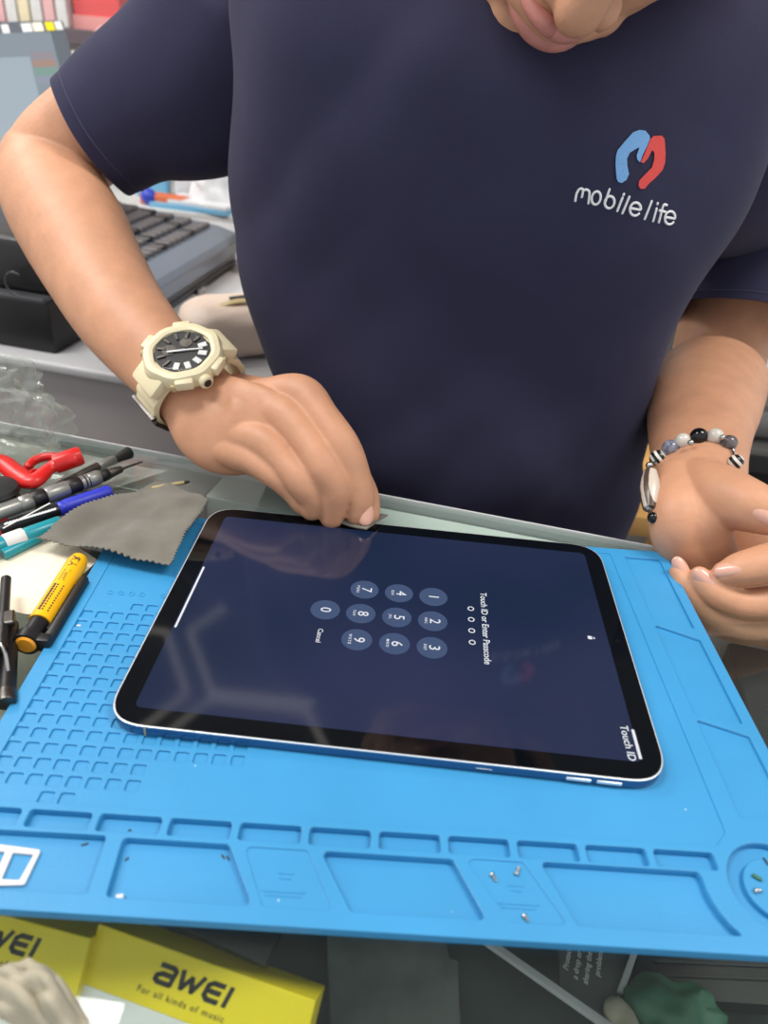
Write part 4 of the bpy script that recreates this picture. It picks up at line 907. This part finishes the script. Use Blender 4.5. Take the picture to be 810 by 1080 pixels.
# clear bag with a seam beside the yellow box
def slab(name, pts, h0, h1, m, label, cat, bev=.0004, grp=None):
    return tag(mk(name, flat(rpoly(gp(pts, h1), .001, 3), [], h0, h1, bev), m, smooth=False), label, cat, grp)
slab('dark_sleeve', [(345, 985), (470, 992), (474, 1010), (483, 1013), (484, 1055), (488, 1110), (350, 1110)], -.0995, -.094, mat('dark_grey_film', (112, 116, 112), .35, var=.2, vscale=60), 'dark grey plastic sleeve under the glass right of the yellow box', 'sleeve')
slab('accessory_card', [(588, 975), (668, 975), (655, 1045), (640, 1072), (590, 1040)], -.095, -.091, mat('grey_card', (84, 84, 84), .5, var=.05, vscale=40), 'grey printed card in front of the black tray under the glass', 'card')
cdm = bpy.data.objects['accessory_card']
cf = frame(on(600, 1003, -.0908), on(603, 975, -.0908) - on(597, 1010, -.0908), z=(0, 0, 1))
ct = [XF(text(w_, .0034, .00005, .00005, .2), cf @ Matrix.Translation((0, -k * .0046, 0))) for k, w_ in enumerate(['Protect from', 'a drop or photo', 'sharing the cable', 'problem'])]
mk('printed_text', J(*ct), M['boxw'], cdm, smooth=False)
def strip(name, p0, p1, wd, h, m, label, cat):
    A, B = on(*p0, h), on(*p1, h); return tag(mk(name, XF(box(0, (B - A).length, -wd / 2, wd / 2, -.003, 0, .0004), frame(A, B - A, z=(0, 0, 1))), m, smooth=False), label, cat)
strip('metal_strip', (505, 985), (655, 1090), .0034, -.088, M['trim'], 'long bright metal strip running diagonally under the glass', 'strip')
strip('metal_strip', (676, 985), (655, 1045), .0028, -.088, M['trim'], 'short metal strip under the glass right of the grey card', 'strip')
slab('black_tray', [(672, 985), (840, 995), (840, 1062), (668, 1050)], -.0995, -.090, M['black'], 'flat black tray with ridges under the glass at the right', 'tray')
for k in range(3):
    A, B = on(690, 1000 + 14 * k, -.0898), on(830, 1006 + 14 * k, -.0898); mk('ridge', XF(box(0, (B - A).length, -.0008, .0008, -.001, .001, .0003), frame(A, B - A, z=(0, 0, 1))), M['ink'], bpy.data.objects['black_tray'], smooth=False)
gc = on(705, 1082, -.0995)
tag(mk('green_pouch', crumple(gc, (.022, .016, .012), 5.3, .3, 4), M['green']), 'dull green pouch under the glass at the front right', 'pouch')
tag(mk('beige_roll', tube([on(650, 1066, -.088), on(660, 1080, -.088), on(664, 1110, -.088)], .0055, 16, 4), M['rag']), 'beige rolled strip standing beside the green pouch under the glass', 'roll')
# beige rag on top of the glass, front left
def ragf(u, v): return .012 * max(0, 1 - ((u - .5) ** 2 + (v - .5) ** 2) * 3.2) * (1 + .8 * noise.noise(V((u * 5, v * 5, 2))))
rg = sheet([G(-40, 1060, GH + .0006), G(36, 1024, GH + .0006), G(86, 1066, GH + .0006), G(112, 1140, GH + .0006)], 50, 50, .006, .0010, ragf)
tag(mk('cleaning_rag', rg, M['rag'], angle=1.2), 'crumpled beige rag on the glass in the front left corner', 'rag')
# dark things seen through the glass right of and behind the mat
slab('black_case', [(752, 610), (900, 640), (980, 900), (860, 980), (790, 760)], -.0990, -.070, mat('speckled_black', (20, 19, 20), .5, var=.6, vscale=300, bump=.3, bscale=800), 'speckled black case under the glass to the right of the blue mat', 'case', .002)
slab('grey_folder', [(-60, 660), (40, 640), (90, 640), (20, 770), (-80, 900)], -.0995, -.080, mat('olive_grey_sleeve', (112, 112, 100), .5, var=.12, vscale=30), 'olive grey folder under the glass to the left of the blue mat', 'folder', .001)

# ================================================================ BEHIND THE PERSON
cab0 = aty(60, 381, .52); cab_z = cab0.z
CB = Matrix(((gd.x, gn.x, 0, cab0.x), (gd.y, gn.y, 0, cab0.y), (0, 0, 1, 0), (0, 0, 0, 1)))
kb = empty('back_cabinet', CB @ V((0, .3, 0)), 'low warm grey cabinet with a pale rounded front edge behind the counter', 'cabinet')
mk('carcass', XF(box(-.55, .24, .004, .75, 0, cab_z - .012, .002), CB), M['panel'], kb, smooth=False)
mk('worktop', XF(box(-.56, .25, -.008, .76, cab_z - .012, cab_z, .004, 4), CB), M['trim'], kb, angle=.6)
TZ = cab_z
# cash register
q1 = on(249, 243, -.004); q2 = on(158, 296, -.004); fdir = (q2 - q1).normalized(); bdir = V((-fdir.y, fdir.x, 0))
if bdir.y < 0: bdir = -bdir
RGM = Matrix(((-fdir.x, bdir.x, 0, q1.x + fdir.x * .31), (-fdir.y, bdir.y, 0, q1.y + fdir.y * .31), (0, 0, 1, 0), (0, 0, 0, 1)))
zt = q1.z
reg = empty('cash_register', RGM @ V((.15, .1, TZ)), 'dark grey cash register with a keyboard top and locked drawer', 'cash register')
mk('drawer_unit', XF(box(0, .31, 0, .26, TZ, zt - .030, .004), RGM), M['reg'], reg, angle=.6)
mk('drawer_front', XF(box(.012, .298, -.004, 0.001, TZ + .008, zt - .042, .002), RGM), M['reg'], reg, angle=.6)
mk('drawer_slot', XF(box(.17, .28, -.0048, -.0035, zt - .050, zt - .047, .0005), RGM), M['black'], reg, smooth=False)
lip = prism(rpoly([(-.006, -.032), (.26, -.032), (.26, .030), (.030, .004), (.0, -.004), (-.008, -.012)], .004, 4), 0, .312)
mk('keyboard_housing', ([RGM @ V((v.z - .001, v.x, v.y + zt)) for v in lip[0]], lip[1]), M['regb'], reg, angle=.5)
lp = aty(206, 320, (RGM @ V((.16, -.006, 0))).y)
Lk = RGM.inverted() @ on(206, 320, -.05)
mk('drawer_lock', XF(lathe([(.0004, 0), (.0085, 0), (.0095, .002), (.0085, .006), (.0004, .0065)], 22), RGM @ Matrix.Translation((.135, -.004, zt - .052)) @ Matrix.Rotation(PI / 2, 4, 'X')), M['silver'], reg)
for i in range(14):
    for j in range(7):
        x0 = .018 + i * .0200; y0 = .036 + j * .029; zz = zt + .004 + (y0 - .03) * .113
        mk('key', XF(box(x0, x0 + .0155, y0, y0 + .022, zz - .001, zz + .007, .002, 1), RGM), M['key'] if (i * 7 + j * 3) % 5 else M['black'], reg, smooth=False)
# receipt printer on the left
pr0 = aty(60, 372, .55); 
PRM = Matrix(((gd.x, gn.x, 0, CB.translation.x), (gd.y, gn.y, 0, CB.translation.y), (0, 0, 1, TZ), (0, 0, 0, 1)))
prn = empty('receipt_printer', PRM @ V((-.02, .12, 0)), 'black receipt printer on the cabinet behind the raised forearm', 'printer')
mk('printer_body', XF(box(-.30, -.012, .016, .17, 0, .058, .004), PRM), M['black'], prn, angle=.6)
mk('printer_lid', XF(box(-.298, -.014, .030, .17, .0585, .118, .010, 3), PRM), mat('black_lid', (34, 33, 34), .3), prn, angle=.6)
mk('printer_ledge', XF(box(-.298, -.014, .012, .030, .056, .062, .002), PRM), M['reg'], prn, angle=.6)
mk('emblem', XF(tube([V((.012 * math.cos(a_), 0, .012 * math.sin(a_))) for a_ in [math.radians(60 + k * 24) for k in range(10)]], .0011, 8, 2), PRM @ Matrix.Translation((-.045, .0145, .074))), M['reg'], prn)
# monitor
tr = cam(66, 20, 1.12); bt = cam(112, 190, 1.00); dn = (bt - tr); H_ = dn.length; dn.normalize()
lf = V((-1, -.30, 0)); lf = (lf - dn * lf.dot(dn)).normalized(); nrm = lf.cross(dn)
if nrm.dot(CAM - tr) < 0: nrm = -nrm
MNM = Matrix(((-lf.x, -dn.x, nrm.x, tr.x), (-lf.y, -dn.y, nrm.y, tr.y), (-lf.z, -dn.z, nrm.z, tr.z), (0, 0, 0, 1)))
mon = empty('monitor', V((tr.x - .15, tr.y, TZ)), 'tilted sales screen in a dark slate frame behind the raised sleeve', 'monitor')
mk('frame', XF(box(-.42, 0, -H_ - .02, 0, -.022, 0, .004), MNM), mat('slate_frame', (86, 94, 102), .4), mon, angle=.6)
M['mscr'] = mat('lit_pale_screen', (30, 34, 38), .15, emit=(158, 170, 180), estr=.75, var=0)
ms = mk('display', XF(box(-.400, -.022, -H_, -.030, -.001, .0006, 0), MNM), M['mscr'], mon, smooth=False)
mk('lit_window', XF(box(-.40, -.060, -H_, -.085, .0006, .001, 0), MNM), mat('lit_window_pane', (30, 34, 38), .15, emit=(176, 190, 200), estr=.85), ms, smooth=False)
for k, c_ in enumerate([(176, 168, 176), (196, 164, 150), (150, 186, 176), (170, 178, 196)]):
    mk('lit_tile', XF(box(-.058, -.026, -.075 - k * .018 - .016, -.075 - k * .018, .0006, .001, 0), MNM), mat('lit_tile_colour', (30, 30, 30), .2, emit=c_, estr=.7), ms, smooth=False)
for k, (x0, wd, c_) in enumerate([(-.090, .010, 'boxw'), (-.062, .014, 'boxw'), (-.046, .014, 'paper'), (-.028, .012, 'yel'), (-.014, .010, 'boxw')]):
    mk('sticker', XF(box(x0, x0 + wd, -.026, -.006, .0, .0008, 0), MNM @ Matrix.Rotation(.05, 4, 'Z')), M[c_], mon, smooth=False)
mk('stand', J(XF(lathe([(.0004, 0), (.09, 0), (.09, .008), (.02, .014), (.016, max(.06, (MNM @ V((-.2, -H_ * .5, -.03))).z - TZ)), (.0004, max(.06, (MNM @ V((-.2, -H_ * .5, -.03))).z - TZ))], 28), Matrix.Translation((MNM @ V((-.2, -H_ * .5, -.04))).to_3d() * 1) @ Matrix.Translation((0, 0, TZ - (MNM @ V((-.2, -H_ * .5, -.04))).z)))), M['reg'], mon)
# beige leather pouch and white folded papers right of the register
def pillow(c, R, rot, e=.6, seed=1):
    bm = bmesh.new(); bmesh.ops.create_uvsphere(bm, u_segments=40, v_segments=24, radius=1)
    for v in bm.verts:
        s_ = lambda q: math.copysign(abs(q) ** e, q); p = V((s_(v.co.x) * R[0], s_(v.co.y) * R[1], s_(v.co.z) * R[2])); p *= 1 + .06 * noise.noise(v.co * 2.5 + V((seed, 0, 0))); v.co = p
    g_ = take(bm); return [Matrix.Rotation(rot, 3, 'Z') @ V(p) + V(c) for p in g_[0]], g_[1]
pc = on(258, 352, TZ - ZO + .018); pch = empty('leather_pouch', V((pc.x, pc.y, TZ)), 'beige leather pouch in front of the cash register', 'pouch')
mk('body', pillow(V((pc.x, pc.y, TZ + .030)), (.072, .050, .030), .5, .6), M['beige'], pch)
mk('strap', tube([V((pc.x - .045, pc.y - .035, TZ + .045)), V((pc.x, pc.y - .022, TZ + .063)), V((pc.x + .055, pc.y + .012, TZ + .055))], .005, 10, 6, view=V((0, 0, 1)), rb=.0025), M['creamd'], pch)
mk('strap_slot', tube([V((pc.x - .012, pc.y - .010, TZ + .0610)), V((pc.x + .014, pc.y + .004, TZ + .0625)), V((pc.x + .04, pc.y + .020, TZ + .058))], .006, 10, 5, view=V((0, 0, 1)), rb=.002), M['ink'], pch)
wp = on(283, 392, TZ - ZO + .01); tag(mk('white_envelope', XF(box(-.05, .05, -.035, .035, 0, .006, .001), frame(V((wp.x, wp.y - .01, TZ)), (.9, .5, 0), z=(0, 0, 1))), M['boxw'], smooth=False), 'white envelope on the cabinet in front of the beige pouch', 'envelope')
wb = on(262, 275, -.03); tag(mk('wooden_block', XF(box(-.03, .06, -.02, .03, 0, .105, .002), frame(V((wb.x + .02, wb.y + .03, TZ)), (1, .1, 0), z=(0, 0, 1))), M['wood'], smooth=False), 'pale wooden block right of the cash register', 'block')
# clutter on a shelf behind the register
shz = aty(200, 224, 1.42).z
sh = empty('low_shelf', V((-.47, 1.6, 0)), 'white shelf unit against the back behind the cash register', 'shelf')
mk('shelf_board', box(-1.2, .25, 1.42, 1.80, shz - .02, shz, .002), M['boxw'], sh, smooth=False)
mk('side_panel', box(-1.2, -1.18, 1.42, 1.80, 0, shz - .02, .001), M['boxw'], sh, smooth=False); mk('side_panel', box(.23, .25, 1.42, 1.80, 0, shz - .02, .001), M['boxw'], sh, smooth=False)
mk('plinth', box(-1.18, .23, 1.44, 1.78, 0, shz - .02, .001), M['panel'], sh, smooth=False)
mk('upper_board', box(-1.2, .25, 1.60, 1.80, shz + .25, shz + .27, .002), M['boxw'], sh, smooth=False)
mk('upright', box(-1.2, -1.18, 1.60, 1.80, shz, shz + .25, .001), M['boxw'], sh, smooth=False); mk('upright', box(.23, .25, 1.60, 1.80, shz, shz + .25, .001), M['boxw'], sh, smooth=False)
def pbag(x, y, w_, d_, h_, m, name, label, cat, rot=0):
    return tag(mk(name, XF(box(-w_ / 2, w_ / 2, -d_ / 2, d_ / 2, 0, h_, min(w_, d_, h_) * .12), Matrix.Translation((x, y, shz)) @ Matrix.Rotation(rot, 4, 'Z')), m, smooth=False), label, cat)
def shp(px, py): p = aty(px, py, 1.50); return p.x
M['pblue'] = mat('pale_blue_card', (120, 180, 214), .5); M['cobalt'] = mat('cobalt', (52, 72, 190), .4); M['por'] = mat('orange_card', (224, 118, 72), .5); M['pw'] = mat('bright_white_film', (228, 228, 230), .3, var=.05, vscale=30)
tag(mk('white_carrier_bag', crumple(V((shp(226, 200), 1.52, shz)), (.058, .055, .060), 1.7, .3, 4), M['pw']), 'crumpled white carrier bag against the shirt edge behind the register', 'bag')
pbag(shp(178, 205), 1.47, .10, .04, .022, M['por'], 'orange_packet', 'orange packet lying among white papers on the shelf', 'packet', -.2)
tag(mk('blue_ball', ball(V((shp(163, 200), 1.46, shz + .017)), .017), M['cobalt']), 'small cobalt blue ball beside the orange packet', 'ball')
pbag(shp(186, 195), 1.57, .05, .05, .055, M['pw'], 'white_carton', 'small white carton behind the orange packet', 'carton', .3)
pbag(shp(150, 195), 1.57, .07, .05, .045, M['pblue'], 'pale_blue_box', 'pale blue box at the back left of the packets', 'box', .1)
pbag(shp(205, 195), 1.62, .06, .04, .050, M['boxw'], 'grey_white_carton', 'plain carton next to the white carrier bag', 'carton', -.1)
cb1 = RGM @ V((.33, .23, 0)); 
tag(mk('blue_booklet', XF(box(-.09, .09, -.05, .05, 0, .010, .001), Matrix.Translation((shp(212, 215), 1.475, shz)) @ Matrix.Rotation(-.15, 4, 'Z')), M['pblue'], smooth=False), 'light blue booklet under white paper behind the register keys', 'booklet')
tag(mk('white_paper_stack', XF(box(-.08, .08, -.045, .045, 0, .008, .001), Matrix.Translation((shp(218, 212), 1.475, shz + .0105)) @ Matrix.Rotation(-.25, 4, 'Z')), M['pw'], smooth=False), 'stack of white papers on the light blue booklet', 'papers')
# wall shelf with packs, upper left
wsz = aty(30, 26, 1.75).z
ws = empty('wall_shelf', V((-1.0, 2.0, wsz)), 'dark rail shelf on the back wall in the upper left corner', 'shelf')
mk('shelf_board', box(-1.9, -.35, 1.75, 2.285, wsz - .03, wsz, .002), mat('dark_rail', (88, 78, 84), .5), ws, smooth=False)
for x in (-1.88, -.37): mk('bracket', box(x - .01, x + .01, 1.80, 2.285, wsz - .16, wsz - .03, .002), M['raild'], ws, smooth=False)
def xw(px): return aty(px, 20, 1.80).x
cols = [('boxw', 'white'), ('pinkc', 'pink'), ('boxw', 'white'), ('creamc', 'cream'), ('boxw', 'white'), ('pinkc', 'pink'), ('boxw', 'white')]
M['pinkc'] = mat('pink_card', (222, 176, 176), .5); M['creamc'] = mat('cream_card', (226, 214, 180), .5); M['redc'] = mat('coral_red_box', (224, 92, 92), .35); M['redl'] = mat('pale_coral', (232, 160, 156), .4)
packs_l = ['white card pack at the far left of the wall shelf', 'pink card pack, second from the left on the wall shelf', 'tall white card pack beside the pink one on the wall shelf', 'cream card pack in the middle of the wall shelf', 'short white card pack right of the cream pack', 'narrow pink card pack near the red tub', 'white card pack next to the red tub']
for k, (c_, _) in enumerate(cols):
    x0 = xw(-14 + k * 13); x1 = xw(-3 + k * 13); h_ = (.10, .13, .15, .11, .09, .12, .10)[k]
    tag(mk('card_pack', XF(box(0, x1 - x0, 0, .16, 0, h_, .002), Matrix.Translation((x0, 1.78, wsz))), M[c_], smooth=False), packs_l[k], 'pack', 'card packs on the wall shelf')
x0, x1 = xw(76), xw(128); tub = empty('storage_tub', V(((x0 + x1) / 2, 1.84, wsz)), 'coral red storage tub with a pale rim on the wall shelf', 'tub')
tw = (x1 - x0) / 2
mk('tub_body', XF(lathe([(.001, 0), (tw * 1.12, 0), (tw * 1.3, .02), (tw * 1.34, .14), (tw * 1.25, .145), (.001, .145)], 4), Matrix.Translation(((x0 + x1) / 2, 1.86, wsz)) @ Matrix.Rotation(PI / 4, 4, 'Z')), M['redc'], tub, smooth=False)
mk('tub_rim', XF(lathe([(.001, -.0), (tw * 1.40, 0), (tw * 1.40, .028), (.001, .028)], 4), Matrix.Translation(((x0 + x1) / 2, 1.86, wsz)) @ Matrix.Rotation(PI / 4, 4, 'Z')), M['redl'], tub, smooth=False)
# things under that shelf, between monitor and sleeve
lx = aty(85, 45, 1.5); tag(mk('folded_plastic_sheet', crumple(V((lx.x, 1.70, shz + .27)), (.055, .04, .035), 2.2, .3, 4), M['pinkc']), 'pale crumpled plastic sheet between the sales screen and the sleeve', 'plastic sheet')
# right side: dark metal shelving with a white bag
rx = aty(812, 430, .85)
rs = empty('steel_rack', V((rx.x + .15, .95, 0)), 'dark steel rack behind the left arm at the right edge', 'rack')
rz = rx.z
for k, zz in enumerate((rz - .30, rz - .075, rz + .0, rz + .30)):
    mk('rack_shelf', box(rx.x - .18, rx.x + .5, .86, 1.25, zz - .012, zz, .002), M['raild'], rs, smooth=False)
for (x, y) in ((rx.x - .18, .86), (rx.x + .48, .86), (rx.x - .18, 1.23), (rx.x + .48, 1.23)):
    mk('rack_post', box(x, x + .02, y, y + .02, 0, rz + .32, .002), M['raild'], rs, smooth=False)
for k in range(3):
    mk('rack_back', box(rx.x - .16, rx.x + .48, 1.228, 1.232, rz - .30 + k * .2, rz - .12 + k * .2, 0), M['raild'], rs, smooth=False)
wbx = aty(806, 372, .9); tag(mk('white_pouch', crumple(V((wbx.x + .05, .97, rz)), (.07, .05, .075), 4.4, .3, 4), M['pw']), 'white pouch on the steel rack just under the left sleeve', 'pouch')
tag(mk('grey_toolbox', box(rx.x - .13, rx.x + .3, .90, 1.15, rz - .0745, rz - .016, .006), M['rail'], angle=.5), 'grey metal tool box on the steel rack shelf', 'tool box')
wd_ = aty(684, 552, .60); tag(mk('wooden_stool', J(box(wd_.x - .10, wd_.x + .12, .58, .80, wd_.z - .01, wd_.z + .02, .004), *[box(wd_.x + x, wd_.x + x + .03, y, y + .03, 0, wd_.z - .01, .002) for x in (-.09, .08) for y in (.59, .76)]), M['wood'], angle=.5), 'pine stool behind the counter, between shirt and left hand', 'stool')
